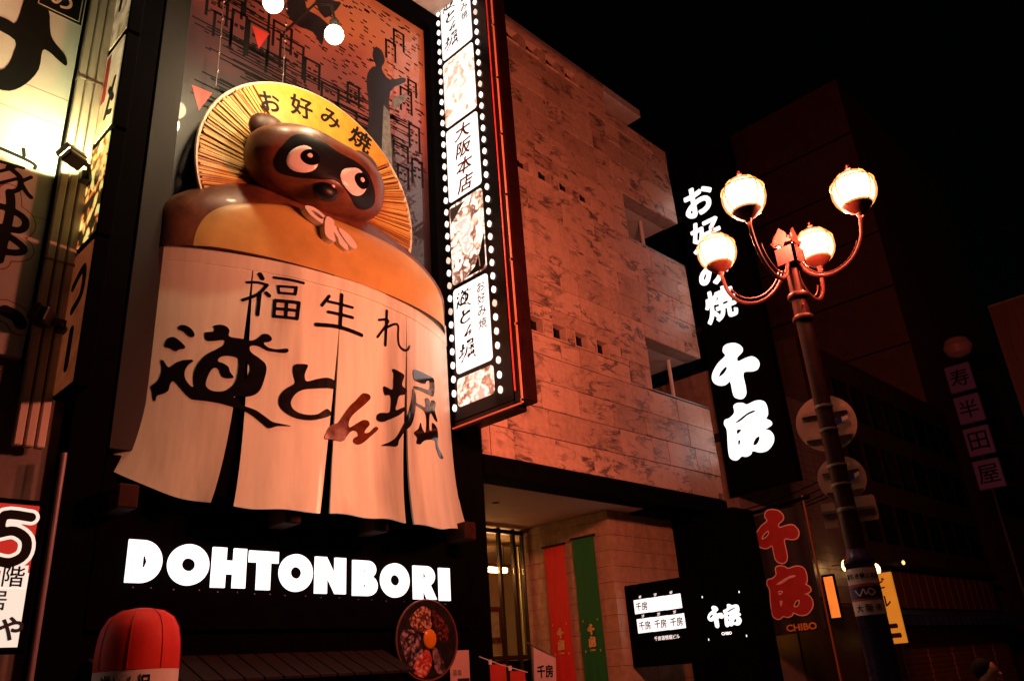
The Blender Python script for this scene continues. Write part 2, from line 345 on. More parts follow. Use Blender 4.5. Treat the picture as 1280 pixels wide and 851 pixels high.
# traced brush characters: P outlines, H holes, S strokes with half width
G = {
 'michi': dict(P=[[(-2.522,-1.468),(-2.502,-1.418),(-2.443,-1.401),(-2.37,-1.431),(-2.323,-1.497),(-2.333,-1.551),(-2.38,-1.554),(-2.445,-1.5),(-2.502,-1.489)],
  [(-2.649,-1.776),(-2.627,-1.664),(-2.554,-1.615),(-2.47,-1.662),(-2.413,-1.723),(-2.441,-1.764),(-2.48,-1.775),(-2.515,-1.821),(-2.576,-1.796),(-2.624,-1.794)],
  [(-2.67,-2.01),(-2.636,-2.005),(-2.571,-2.084),(-2.49,-1.981),(-2.407,-1.916),(-2.294,-1.882),(-2.358,-1.973),(-2.388,-2.081),(-2.372,-2.175),(-2.316,-2.245),(-2.254,-2.27),(-2.113,-2.255),(-2.008,-2.281),(-1.837,-2.309),(-1.704,-2.347),(-1.656,-2.411),(-1.476,-2.444),(-1.334,-2.52),(-1.214,-2.588),(-0.953,-2.614),(-1.164,-2.634),(-1.278,-2.671),(-1.374,-2.608),(-1.515,-2.52),(-1.651,-2.476),(-1.782,-2.454),(-1.953,-2.425),(-2.118,-2.419),(-2.257,-2.434),(-2.341,-2.386),(-2.428,-2.303),(-2.501,-2.253),(-2.532,-2.326),(-2.541,-2.416),(-2.598,-2.489),(-2.652,-2.537),(-2.657,-2.615),(-2.679,-2.613),(-2.708,-2.475),(-2.734,-2.442),(-2.704,-2.385),(-2.666,-2.316),(-2.642,-2.192),(-2.642,-2.102)],
  [(-2.199,-1.452),(-2.09,-1.415),(-2.084,-1.358),(-2.111,-1.338),(-2.023,-1.301),(-1.935,-1.318),(-1.893,-1.374),(-1.891,-1.462),(-1.712,-1.469),(-1.585,-1.468),(-1.496,-1.396),(-1.452,-1.345),(-1.368,-1.336),(-1.311,-1.398),(-1.361,-1.449),(-1.432,-1.469),(-1.369,-1.526),(-1.247,-1.539),(-1.123,-1.514),(-1.073,-1.51),(-1.066,-1.552),(-1.12,-1.579),(-1.244,-1.582),(-1.366,-1.576),(-1.488,-1.533),(-1.608,-1.552),(-1.598,-1.638),(-1.477,-1.706),(-1.391,-1.767),(-1.365,-1.849),(-1.38,-1.962),(-1.417,-2.113),(-1.469,-2.205),(-1.556,-2.265),(-1.664,-2.298),(-1.794,-2.309),(-1.896,-2.355),(-2.08,-2.392),(-2.227,-2.331),(-2.271,-2.172),(-2.276,-2.038),(-2.237,-1.905),(-2.156,-1.771),(-2.037,-1.672),(-1.957,-1.6),(-1.936,-1.538),(-1.963,-1.521),(-2.11,-1.561),(-2.173,-1.559)]], H=[[(-1.986,-1.779),(-1.903,-1.746),(-1.782,-1.75),(-1.746,-1.786),(-1.749,-1.994),(-1.767,-2.094),(-1.805,-2.172),(-1.885,-2.246),(-1.988,-2.272),(-2.072,-2.258),(-2.122,-2.209),(-2.124,-2.137),(-2.102,-2.035),(-2.067,-1.959),(-2.021,-1.933),(-1.976,-1.961),(-1.944,-2.04),(-1.878,-2.069),(-1.793,-2.045),(-1.846,-1.974),(-1.869,-1.905),(-1.937,-1.861),(-2.009,-1.84)], [(-1.655,-1.796),(-1.609,-1.813),(-1.587,-1.871),(-1.61,-1.972),(-1.655,-2.057),(-1.655,-1.93)]], S=[]),
 'to': dict(P=[[(-0.981,-1.771),(-0.953,-1.723),(-0.872,-1.699),(-0.769,-1.687),(-0.754,-1.714),(-0.786,-1.798),(-0.798,-1.869),(-0.767,-1.936),(-0.625,-1.88),(-0.474,-1.834),(-0.374,-1.836),(-0.316,-1.866),(-0.314,-1.975),(-0.427,-1.984),(-0.6,-2.012),(-0.767,-2.052),(-0.886,-2.114),(-0.962,-2.201),(-0.993,-2.29),(-0.965,-2.362),(-0.885,-2.408),(-0.755,-2.419),(-0.591,-2.387),(-0.496,-2.325),(-0.432,-2.291),(-0.376,-2.327),(-0.365,-2.363),(-0.408,-2.402),(-0.589,-2.462),(-0.732,-2.491),(-0.891,-2.493),(-1.028,-2.454),(-1.127,-2.383),(-1.169,-2.295),(-1.155,-2.199),(-1.083,-2.104),(-0.951,-2.008),(-0.943,-1.949),(-0.973,-1.857)]], H=[], S=[]),
 'n': dict(P=[[(0.219,-1.936),(0.337,-1.933),(0.369,-1.988),(0.269,-2.088),(0.115,-2.216),(-0.008,-2.336),(-0.061,-2.442),(-0.045,-2.508),(0.088,-2.418),(0.214,-2.342),(0.317,-2.34),(0.342,-2.395),(0.275,-2.466),(0.235,-2.532),(0.338,-2.505),(0.447,-2.416),(0.509,-2.425),(0.486,-2.469),(0.336,-2.584),(0.205,-2.683),(0.106,-2.723),(0.023,-2.7),(0.041,-2.64),(0.109,-2.6),(0.106,-2.543),(0.038,-2.534),(-0.034,-2.574),(-0.105,-2.661),(-0.152,-2.725),(-0.242,-2.734),(-0.373,-2.727),(-0.469,-2.72),(-0.438,-2.631),(-0.374,-2.528),(-0.241,-2.47),(-0.15,-2.34),(-0.032,-2.183),(0.066,-2.086),(0.155,-1.989)]], H=[], S=[]),
 'hori': dict(P=[[(0.844,-1.428),(0.912,-1.399),(1.086,-1.424),(1.143,-1.457),(1.1,-1.549),(1.086,-1.634),(1.193,-1.677),(1.145,-1.758),(1.002,-1.814),(0.945,-1.94),(0.907,-2.06),(1.046,-1.997),(1.142,-1.964),(1.14,-2.01),(0.988,-2.121),(0.753,-2.247),(0.611,-2.317),(0.493,-2.307),(0.495,-2.231),(0.556,-2.187),(0.741,-2.143),(0.792,-2.062),(0.799,-1.86),(0.671,-1.884),(0.637,-1.762),(0.69,-1.745),(0.852,-1.746),(0.873,-1.593),(0.883,-1.476)],
  [(1.378,-1.608),(1.433,-1.688),(1.446,-1.802),(1.393,-2.023),(1.283,-2.228),(1.112,-2.352),(0.964,-2.512),(0.906,-2.62),(0.699,-2.662),(0.549,-2.688),(0.734,-2.597),(0.9,-2.48),(1.046,-2.299),(1.181,-2.114),(1.222,-2.037),(1.33,-1.783),(1.356,-1.66)],
  [(1.394,-1.295),(1.56,-1.261),(1.876,-1.246),(2.074,-1.279),(2.038,-1.563),(1.874,-1.579),(1.583,-1.585),(1.418,-1.603),(1.388,-1.57),(1.586,-1.531),(1.881,-1.491),(1.908,-1.337),(1.796,-1.367),(1.746,-1.429),(1.549,-1.457),(1.406,-1.447)],
  [(1.728,-1.687),(1.821,-1.652),(1.888,-1.697),(1.885,-1.842),(1.938,-1.673),(2.04,-1.648),(2.098,-1.697),(2.048,-1.83),(2.134,-1.996),(2.032,-1.979),(1.941,-1.902),(1.859,-1.92),(1.819,-2.176),(1.913,-2.17),(1.941,-2.046),(2.094,-2.112),(2.117,-2.252),(2.079,-2.401),(2.234,-2.582),(2.227,-2.618),(2.121,-2.607),(2.02,-2.457),(1.989,-2.333),(1.731,-2.363),(1.574,-2.442),(1.529,-2.484),(1.41,-2.495),(1.439,-2.4),(1.349,-2.339),(1.494,-2.242),(1.565,-2.124),(1.599,-2.209),(1.7,-2.258),(1.743,-2.039),(1.697,-1.908),(1.522,-1.878),(1.443,-1.861),(1.485,-1.828),(1.739,-1.828)]], H=[], S=[]),
 'fuku': dict(P=[], H=[], S=[([(-1.537,-0.441),(-1.502,-0.497)],0.032), ([(-1.708,-0.599),(-1.568,-0.574),(-1.426,-0.587)],0.02), ([(-1.426,-0.587),(-1.557,-0.76),(-1.753,-0.884)],0.022), ([(-1.526,-0.731),(-1.538,-1.066)],0.027), ([(-1.434,-0.714),(-1.388,-0.748)],0.027), ([(-1.329,-0.451),(-1.104,-0.441),(-0.874,-0.443)],0.021), ([(-1.271,-0.576),(-0.986,-0.541)],0.019), ([(-1.271,-0.576),(-1.249,-0.679)],0.019), ([(-0.986,-0.541),(-1,-0.652)],0.022), ([(-1.249,-0.679),(-1,-0.652)],0.019), ([(-1.303,-0.807),(-0.933,-0.774)],0.026), ([(-1.303,-0.807),(-1.308,-1.052)],0.025), ([(-0.933,-0.774),(-0.953,-1.028)],0.026), ([(-1.308,-1.052),(-0.953,-1.028)],0.023), ([(-1.303,-0.931),(-0.946,-0.902)],0.023), ([(-1.125,-0.789),(-1.129,-1.043)],0.023)]),
 'sei': dict(P=[], H=[], S=[([(-0.428,-0.546),(-0.55,-0.722)],0.023), ([(-0.447,-0.637),(0.001,-0.63)],0.021), ([(-0.204,-0.472),(-0.227,-1.016)],0.029), ([(-0.443,-0.806),(0.002,-0.795)],0.024), ([(-0.637,-1.047),(-0.277,-1.009),(0.183,-1.032)],0.031)]),
 're': dict(P=[], H=[], S=[([(0.745,-0.473),(0.7,-1.059)],0.028), ([(0.561,-0.682),(0.778,-0.631),(0.525,-0.976)],0.021), ([(0.705,-0.78),(0.906,-0.649),(1.02,-0.635),(1.015,-0.818),(1.037,-0.965),(1.144,-1.019),(1.246,-0.989),(1.311,-0.91)],0.02)]),
 'sen': dict(P=[[(-9.45,9.17),(-9.39,9.31),(-9.22,9.33),(-9.02,9.26),(-8.91,9.12),(-8.93,9),(-9.1,8.9),(-9.08,8.78),(-8.84,8.8),(-8.66,8.78),(-8.55,8.65),(-8.54,8.52),(-8.62,8.42),(-8.76,8.41),(-9.01,8.45),(-9.02,8.11),(-9.04,7.9),(-9.15,7.8),(-9.3,7.84),(-9.38,7.96),(-9.4,8.33),(-9.56,8.29),(-9.73,8.32),(-9.86,8.43),(-9.89,8.59),(-9.81,8.75),(-9.63,8.92),(-9.4,9.04)]], H=[[(-9.71,8.55),(-9.65,8.66),(-9.46,8.77),(-9.42,8.69),(-9.54,8.58),(-9.68,8.54)]], S=[]),
 'bo': dict(P=[[(-9.43,7.67),(-9.33,7.72),(-9.16,7.68),(-9.06,7.61),(-8.81,7.64),(-8.62,7.58),(-8.56,7.42),(-8.58,7.22),(-8.65,7.14),(-8.54,7.05),(-8.53,6.95),(-8.66,6.9),(-8.74,6.89),(-8.61,6.82),(-8.54,6.67),(-8.59,6.5),(-8.77,6.36),(-8.98,6.36),(-9.16,6.44),(-9.22,6.37),(-9.36,6.34),(-9.48,6.38),(-9.59,6.32),(-9.7,6.33),(-9.79,6.44),(-9.78,6.71),(-9.73,7.11),(-9.78,7.28),(-9.73,7.39),(-9.6,7.4),(-9.44,7.5)]], H=[[(-9.52,7.23),(-9.37,7.31),(-9.07,7.42),(-8.87,7.42),(-8.9,7.37),(-9.09,7.34),(-9.33,7.24)], [(-9.48,7.06),(-9.35,7.04),(-9.36,6.99),(-9.48,6.94)], [(-9.5,6.79),(-9.41,6.76),(-9.5,6.62)], [(-9.12,6.59),(-9.02,6.73),(-8.9,6.75),(-8.91,6.66),(-9.01,6.56)]], S=[]),
}

# ------------------------------------------------------------------ palette
BLACK = pm('black_panel', (.0018, .0017, .0022), .85, .3, 5, bump=.05, spec=.02)
BLACKG = pm('black_gloss', (.005, .005, .007), .22, .2, 3, bump=.02, spec=.2)
DARKM = pm('dark_metal', (.03, .028, .028), .4, .25, 9, metal=.6, bump=.08)
GREYM = pm('grey_metal', (.20, .19, .175), .38, .15, 5, metal=.5, bump=.05, stretch=(1, 1, .15))
PILLAR = pm('pillar_cladding', (.011, .0105, .010), .6, .2, 4, bump=.04, stretch=(1, 1, .15), spec=.2)
WOOD = pm('dark_wood', (.055, .028, .017), .55, .35, 7, bump=.2, stretch=(1, 1, .12))
MARBLE = marble_mat()
CONC = pm('concrete', (.22, .15, .12), .8, .25, 5, bump=.25, dirt=.6)
STONE = pm('entrance_stone', (.42, .27, .17), .6, .22, 7, bump=.3, dirt=.4)
GLASSD = pm('dark_glass', (.006, .006, .008), .25, .2, 3, bump=0, spec=.2)
WHITE_SIGN = em('white_lit_panel', (1, .96, .95), 1.08, var=.08)
INK = pm('black_ink', (.006, .006, .006), .7, .2, 8, bump=0, spec=.15)

# ------------------------------------------------------------------ ground
o = obj('road', MB().box(-200, 200, -200, 9.0, -.5, 0), pm('asphalt', (.05, .048, .047), .8, .3, 3, bump=.4)); o['kind'] = 'structure'
o = obj('pavement', MB().box(-200, 200, 9.0, 200, -.5, .10), pm('paving', (.16, .15, .14), .7, .25, 4, bump=.3)); o['kind'] = 'structure'

# ================================================================== restaurant with the raccoon dog
B = thing('restaurant_building', 'black restaurant front with a red mural behind the giant raccoon dog figure', 'building', (6.3, 10.15, .1))
obj('wall', MB().box(2.96, 9.70, 10.16, 19, .1, 19), BLACK, B)
obj('pillar', MB().box(3.42, 3.80, 9.88, 10.155, 4.5, 14.9, .01), PILLAR, B)
obj('pillar', MB().box(9.22, 9.69, 9.95, 10.155, .1, 18.5, .01), BLACK, B)
obj('pillar', MB().box(2.98, 3.40, 9.90, 10.155, .1, 18.5, .01), BLACK, B)
obj('fascia', MB().box(3.42, 9.20, 9.93, 10.155, 2.45, 4.45, .01), BLACK, B)
obj('canopy_slab', MB().box(3.42, 9.20, 9.05, 10.155, 14.95, 15.3, .02), pm('pale_slab', (.42, .38, .33), .7, .15, 4), B)
fr = MB(); fr.box(3.82, 9.18, 9.9, 10.15, 14.55, 14.94).box(8.78, 9.18, 9.9, 10.15, 4.46, 14.54); obj('mural_frame', fr, BLACK, B)
for i in range(16):                                     # timber awning below the name
    x = 3.5 + i * .25
    v = [(x, 9.92, 2.16), (x + .225, 9.92, 2.16), (x + .225, 9.2, 1.86), (x, 9.2, 1.86)]
    obj('awning_board', MB().add(v + [(a, b, c - .03) for a, b, c in v], [(0, 1, 2, 3), (7, 6, 5, 4), (0, 4, 5, 1), (1, 5, 6, 2), (2, 6, 7, 3), (3, 7, 4, 0)]), pm('awning_wood', (.016, .008, .006), .8, .35, 7, bump=.2, spec=.1), B)
obj('shop_front', MB().box(3.42, 9.20, 9.97, 10.155, .1, 2.4), BLACK, B)
for x in (3.55, 5.69, 7.13, 8.86):
    obj('bracket', MB().box(x - .12, x + .12, 9.45, 9.925, 3.72, 4.0, .02), pm('bracket_wood', (.03, .010, .006), .7, .3, 8, spec=.1), B)

# mural: a flat printed panel
def mural_mat():
    """mural base colour: near black below, through plum to orange red above"""
    m, t, b = _base('mural_gradient'); L = t.links.new
    g = t.nodes.new('ShaderNodeNewGeometry'); n = t.nodes.new('ShaderNodeTexNoise'); n.inputs['Scale'].default_value = .8; n.inputs['Detail'].default_value = 6
    L(g.outputs['Position'], n.inputs['Vector']); sp = t.nodes.new('ShaderNodeSeparateXYZ'); L(g.outputs['Position'], sp.inputs[0])
    a = t.nodes.new('ShaderNodeMath'); a.operation = 'MULTIPLY_ADD'; a.inputs[1].default_value = .30; L(sp.outputs[0], a.inputs[0]); L(sp.outputs[2], a.inputs[2])
    c = t.nodes.new('ShaderNodeMath'); c.operation = 'MULTIPLY_ADD'; c.inputs[1].default_value = 2.2; L(n.outputs['Fac'], c.inputs[0]); L(a.outputs[0], c.inputs[2])
    mr = t.nodes.new('ShaderNodeMapRange'); mr.inputs[1].default_value = 11.6; mr.inputs[2].default_value = 16.8; L(c.outputs[0], mr.inputs[0])
    cr = t.nodes.new('ShaderNodeValToRGB'); e = cr.color_ramp.elements
    e[0].position, e[0].color = .10, (.003, .002, .004, 1); e[1].position, e[1].color = .97, (.60, .21, .09, 1)
    for p, q in ((.34, (.018, .008, .012)), (.50, (.065, .024, .030)), (.66, (.20, .058, .052)), (.82, (.38, .10, .07))): x = e.new(p); x.color = (*q, 1)
    L(mr.outputs[0], cr.inputs[0]); L(cr.outputs[0], b.inputs['Base Color']); b.inputs['Roughness'].default_value = .5; b.inputs['Coat Weight'].default_value = .8; b.inputs['Coat Roughness'].default_value = .03
    return m
mu = obj('mural', MB().box(3.82, 8.775, 10.10, 10.157, 4.46, 14.54), mural_mat(), B)
fm = onY(10.10); pr = MB()
def qd(mb, x, z, w, h, sl=0.0, d=.003):
    mb.add([fm(x, z, d), fm(x + w, z + sl * w, d), fm(x + w, z + sl * w + h, d), fm(x, z + h, d)], [(0, 1, 2, 3)])
rr = random.Random(3)
for i in range(420):                                    # dashes
    x = rr.uniform(5.6, 8.65); z = rr.uniform(10.4, 14.4)
    if rr.random() < .25: x = rr.uniform(4.0, 8.6)
    qd(pr, x, z, rr.uniform(.06, .13), rr.uniform(.025, .04), -.1)
for i in range(70):                                     # hatched water
    x = rr.uniform(3.9, 6.6); z = 11.0 + rr.uniform(-.9, .9); qd(pr, x, z, rr.uniform(.5, 1.9), .03, rr.uniform(-.05, .02))
for i in range(48):
    x = rr.uniform(6.6, 8.0); z = rr.uniform(10.9, 12.0); qd(pr, x, z, rr.uniform(.3, .7), .022)
for i in range(14):
    x = rr.uniform(4.1, 5.2); z = rr.uniform(12.2, 12.8); qd(pr, x, z, rr.uniform(.4, .9), .024)
def house(x, z, w, h, n=2, m=2):
    t = .05
    for q in ((x, z, t, h), (x + w - t, z, t, h), (x, z + h - t, w, t)): qd(pr, *q, d=.004)
    for i in range(n):
        for j in range(m): qd(pr, x + w * (.22 + .34 * i), z + h * (.3 + .3 * j), w * .2, h * .08, d=.004)
for a in ((4.25, 11.55, .34, .55), (4.55, 11.45, .3, .9), (4.85, 11.5, .42, .8), (5.2, 11.35, .4, .5), (5.45, 11.6, .5, .75), (5.95, 11.55, .34, .6), (6.05, 10.95, .34, .5),
          (6.6, 11.0, .5, .5), (7.0, 10.8, .55, .45), (7.75, 13.2, .28, .5), (8.1, 12.1, .32, .6), (8.3, 11.3, .3, .6), (4.3, 12.2, .45, .4), (7.9, 10.9, .4, .4), (8.3, 12.6, .25, .4), (4.1, 11.9, .4, .5), (4.75, 12.3, .5, .5), (5.3, 12.0, .4, .6), (6.3, 11.3, .4, .5), (6.85, 11.6, .3, .5), (7.95, 13.6, .3, .5), (8.35, 10.5, .3, .6), (8.0, 10.3, .3, .5)): house(*a)
obj('mural_lines', pr, INK, mu, kind='stuff')
fg = MB()                                               # two dark standing figures, a bird shape
fg.prism(smooth([(7.28, 10.3), (7.36, 11.6), (7.30, 12.4), (7.42, 12.75), (7.52, 12.85), (7.44, 13.05), (7.5, 13.3), (7.66, 13.32), (7.74, 13.1), (7.66, 12.86), (7.85, 12.7), (8.2, 12.95), (8.24, 12.85), (7.86, 12.4), (7.86, 11.6), (7.92, 10.3)], 3), [], fm, .001, .005)
fg.prism(smooth([(5.55, 13.9), (5.62, 13.35), (5.5, 13.0), (5.75, 12.75), (6.1, 12.8), (6.3, 12.6), (6.35, 12.9), (6.7, 13.05), (6.25, 13.25), (5.95, 13.3), (5.9, 13.9), (5.95, 14.4), (5.6, 14.4)], 3), [], fm, .001, .005)
fg.prism(smooth([(6.35, 13.3), (6.7, 13.9), (6.5, 13.85), (6.55, 14.1), (6.3, 13.9), (6.2, 14.2), (6.1, 13.7)], 3), [], fm, .001, .005)
fg.prism(smooth([(4.55, 13.5), (4.9, 13.1), (5.3, 13.2), (5.5, 13.0), (5.4, 13.4), (5.1, 13.6), (5.2, 14.0), (4.7, 14.1)], 3), [], fm, .001, .005)
obj('mural_figures', fg, pm('ink_figures', (.016, .013, .017), .35, .2, 6, bump=0), mu)
gw = MB(); gw.prism([(7.62, 10.4), (7.9, 10.4), (7.84, 11.9), (7.7, 12.0)], [], fm, .004, .008)  # pale grey reflection on the mural, painted as flat patches
gw.prism([(7.95, 12.0), (8.3, 12.5), (8.28, 12.6), (7.9, 12.25)], [], fm, .004, .008)
obj('mural_reflection', gw, pm('mural_pale', (.17, .19, .17), .5, .5, 9), mu)
for c in ((4.02, 10.42, .33), (4.93, 12.20, .32)):
    t_ = MB(); t_.prism([(c[0], c[1]), (c[0] + c[2], c[1] + .02), (c[0] + c[2] * .45, c[1] - .42)], [], fm, .001, .006)
    obj('mural_triangle', t_, pm('mural_red', (.55, .05, .04), .4, .1, 6), mu)

# wires of small clips hung before the mural
for k, (x, z0) in enumerate(((5.36, 10.9), (4.25, 10.3))):
    h = thing('hanging_wire', ['beaded wire hanging down to the top of the straw hat', 'short wire with metal clips at the left of the mural'][k], 'wire', (x, 9.75, z0))
    obj('strand', MB().tube([(x + .004 * math.sin(q), 9.75, z0 + (14.5 - z0) * q / 10) for q in range(11)], .006, 5), GREYM, h)
    for q in range(7 + 4 * (1 - k)):
        zc = z0 + .25 + q * .36; obj('clip', MB().box(x - .014, x + .014, 9.735, 9.765, zc, zc + .07, .004), pm('bright_metal', (.6, .55, .48), .25, .1, 8, metal=.9), h)

# ------------------------------------------------------------------ name in lit letters
def ring(cx, cy, rx, ry, n=40, a0=0, a1=360): return [(cx + rx * math.cos(R(a0 + (a1 - a0) * i / n)), cy + ry * math.sin(R(a0 + (a1 - a0) * i / n))) for i in range(n if a1 - a0 == 360 else n + 1)]
LET = {
 'D': ([(0, 0), (.42, 0)] + ring(.42, .5, .58, .5, 18, -90, 90)[1:-1] + [(.42, 1), (0, 1)], [[(.44, .33), (.52, .38), (.57, .5), (.52, .62), (.44, .67)]]),
 'O': (ring(.5, .5, .5, .5), [ring(.5, .5, .17, .16, 24)]),
 'H': ([(0, 0), (.4, 0), (.4, .34), (.62, .34), (.62, 0), (1, 0), (1, 1), (.62, 1), (.62, .68), (.4, .68), (.4, 1), (0, 1)], []),
 'T': ([(.28, 0), (.74, 0), (.74, .7), (1, .7), (1, 1), (0, 1), (0, .7), (.28, .7)], []),
 'N': ([(0, 0), (.38, 0), (.38, .48), (.66, 0), (1, 0), (1, 1), (.64, 1), (.64, .52), (.36, 1), (0, 1)], []),
 'B': ([(0, 0), (.62, 0)] + ring(.62, .29, .38, .29, 12, -90, 70)[1:] + ring(.60, .75, .34, .25, 12, -60, 90) + [(0, 1)], [[(.42, .19), (.5, .22), (.53, .29), (.5, .36), (.42, .39)], [(.42, .63), (.5, .66), (.52, .72), (.5, .78), (.42, .81)]]),
 'R': ([(0, 0), (.4, 0), (.4, .36), (.60, 0), (1, 0), (.74, .42)] + ring(.58, .70, .36, .30, 14, -40, 90) + [(0, 1)], [[(.42, .6), (.52, .64), (.56, .71), (.52, .78), (.42, .81)]]),
 'I': ([(0, 0), (1, 0), (1, 1), (0, 1)], [])}
NM = thing('name_sign', 'big glowing white block letters reading DOHTONBORI on the black fascia', 'sign', (6.3, 9.9, 3.15))
LX = [(3.79, 4.20), (4.27, 4.79), (4.83, 5.29), (5.33, 5.75), (5.77, 6.28), (6.32, 6.82), (6.94, 7.37), (7.43, 7.96), (8.04, 8.49), (8.55, 8.77)]
for ch, (x0, x1) in zip('DOHTONBORI', LX):
    zc = 3.215 - (x0 - 3.8) * .026; h = .245
    P, H = LET[ch]; fl = lambda a, b: (x0 + a * (x1 - x0), zc - h + b * 2 * h)
    mb = MB().prism([fl(*p) for p in P], [[fl(*p) for p in q] for q in H], onY(9.925), .001, .035)
    obj('letter', mb, em('letter_light', (1, .965, .95), 1.5), NM)
    for xx in (x0 + .1, x1 - .1): obj('standoff', MB().box(xx - .006, xx + .006, 9.895, 9.925, zc - h - .06, zc - h - .045), GREYM, NM)

# ------------------------------------------------------------------ raccoon dog figure
T = thing('raccoon_dog_statue', 'giant brown raccoon dog figure in a straw hat above the pink curtain sign', 'statue', (6.3, 10, 7.4))
BROWN = pm('brown_paint', (.15, .048, .024), .45, .5, 3.2, bump=.45, coat=.06, dirt=.5, spec=.4)
YEL = pm('belly_yellow', (.52, .36, .10), .42, .18, 1.6, bump=.1, dirt=.25)
BC = Vector((6.28, 10.06, 7.35)); BR = (2.58, .92, 1.72)
def body_pt(a, z, off=0.0):                             # a: -1..1 across, z: 0..1 up
    k = max(0.0, 1 - z ** 2.5) ** (1 / 2.3)
    sh = 1 + .05 * math.exp(-((z - .45) / .2) ** 2)
    th = a * math.pi / 2
    return (BC.x + (BR[0] * sh + off) * k * math.sin(th), BC.y - (BR[1] + off) * k * math.cos(th) ** .9 if abs(a) < 1 else BC.y, BC.z + (BR[2] + off) * z)
mb = MB(); nu, nv = 48, 22
mb.add([body_pt(-1 + 2 * i / nu, (j / nv) ** .8) for j in range(nv + 1) for i in range(nu + 1)],
       [(j * (nu + 1) + i, j * (nu + 1) + i + 1, (j + 1) * (nu + 1) + i + 1, (j + 1) * (nu + 1) + i) for j in range(nv) for i in range(nu)], True)
obj('body', mb, BROWN, T)
mb = MB(); nu, nv = 40, 18                               # lighter belly, a shallow raised patch
def belly(i, j, off):
    z = j / nv * .62; w = .70 * math.sqrt(max(.0, 1 - (z / .66) ** 2.2)); a = (-1 + 2 * i / nu) * w + .04
    e = min(1, (1 - abs(-1 + 2 * i / nu)) * 8, (1 - j / nv) * 8)
    return body_pt(a, z, off * e)
mb.add([belly(i, j, .03) for j in range(nv + 1) for i in range(nu + 1)],
       [(j * (nu + 1) + i, j * (nu + 1) + i + 1, (j + 1) * (nu + 1) + i + 1, (j + 1) * (nu + 1) + i) for j in range(nv) for i in range(nu)], True)
obj('belly', mb, YEL, T)
HC = Vector((5.80, 9.30, 9.11)); HR = Vector((1.20, .73, .575)); HROT = Matrix.Rotation(R(4.5), 3, 'Z') @ Matrix.Rotation(R(11), 3, 'X')
def head_pt(n, off=0.0):
    x, y, z = n
    w = 1 + .07 * max(0, -z) * (1 - abs(z))            # fuller cheeks
    p = Vector((math.copysign(abs(x) ** .84, x) * HR.x * w, y * HR.y, math.copysign(abs(z) ** .80, z) * HR.z))
    s = math.exp(-(((x + .08) / .40) ** 2 + ((z + .62) / .38) ** 2)) if y < 0 else 0     # muzzle
    k_ = .012 * (math.sin(5.1 * x + 2 * z) * math.sin(4.3 * z + 1) + math.sin(9 * x + 1.3) * math.cos(7.7 * z + 3 * y) * .6); p += Vector((x, y, z)).normalized() * k_
    p.y -= .10 * s; p.z -= .05 * s; p += Vector((x, y, z)).normalized() * off
    return HC + HROT @ p
mb = MB(); nu, nv = 56, 32; V_ = []
for j in range(nv + 1):
    th = math.pi * j / nv
    for i in range(nu):
        a = 2 * math.pi * i / nu; V_.append(head_pt((math.sin(th) * math.cos(a), math.sin(th) * math.sin(a), math.cos(th))))
mb.add(V_, [(j * nu + i, (j + 1) * nu + i, (j + 1) * nu + (i + 1) % nu, j * nu + (i + 1) % nu) for j in range(nv) for i in range(nu)], True)
HD = obj('head', mb, BROWN, T)
def face_patch(P, off, name, mat, n=7):
    """thin shaped piece lying on the front of the head; outline in head units"""
    c = np.mean(P, 0); mb = MB(); N = len(P); vs_ = []
    for k in range(n + 1):
        for q in P:
            x, z = c + (np.array(q) - c) * k / n; y = -math.sqrt(max(.02, 1 - x * x - z * z))
            vs_.append(head_pt((x, y, z), off if k < n else off * .2))
    mb.add(vs_, [(k * N + i, k * N + (i + 1) % N, (k + 1) * N + (i + 1) % N, (k + 1) * N + i) for k in range(n) for i in range(N)], True)
    return obj(name, mb, mat, HD)
MASKM = pm('mask_black', (.006, .006, .009), .5, .4, 5, bump=.15, spec=.2)
face_patch(smooth([(-.78, -.42), (-.76, -.08), (-.60, .22), (-.36, .27), (-.12, .14), (.10, .12), (.32, .0), (.50, -.24), (.58, -.46), (.50, -.66), (.30, -.74), (.10, -.62), (-.08, -.46), (-.26, -.58), (-.46, -.68), (-.66, -.64)], 4), .012, 'eye_mask', MASKM)
EYEW = pm('eye_white', (.86, .82, .78), .3, .06, 5, bump=0, coat=.4)
for cx in (-.50, .12):
    cz = -.28
    e1 = face_patch(ring(cx, cz, .182, .30, 28), .026, 'eye', EYEW)
    face_patch(ring(cx + .068, cz + .09, .122, .182, 24), .036, 'pupil', BLACKG)
    face_patch(ring(cx + .060, cz + .12, .034, .052, 16), .046, 'glint', EYEW)
nz = head_pt((-.12, -.66, -.74)) + Vector((0, .0, -.01))
obj('nose', MB().ell(nz, (.20, .15, .145), 20, 12), pm('nose_black', (.006, .006, .007), .4, .3, 6, bump=.1, spec=.3), HD)
obj('nose_glint', MB().ell(nz + Vector((.05, -.13, .05)), (.035, .02, .03), 10, 6), EYEW, HD)
for ex, ez in ((5.00, 9.68), (6.74, 9.80)):
    mb = MB().ell((ex, 9.46, ez), (.32, .17, .27), 20, 12); er = obj('ear', mb, pm('ear_brown', (.075, .026, .016), .5, .4, 4, bump=.3, spec=.3), HD)
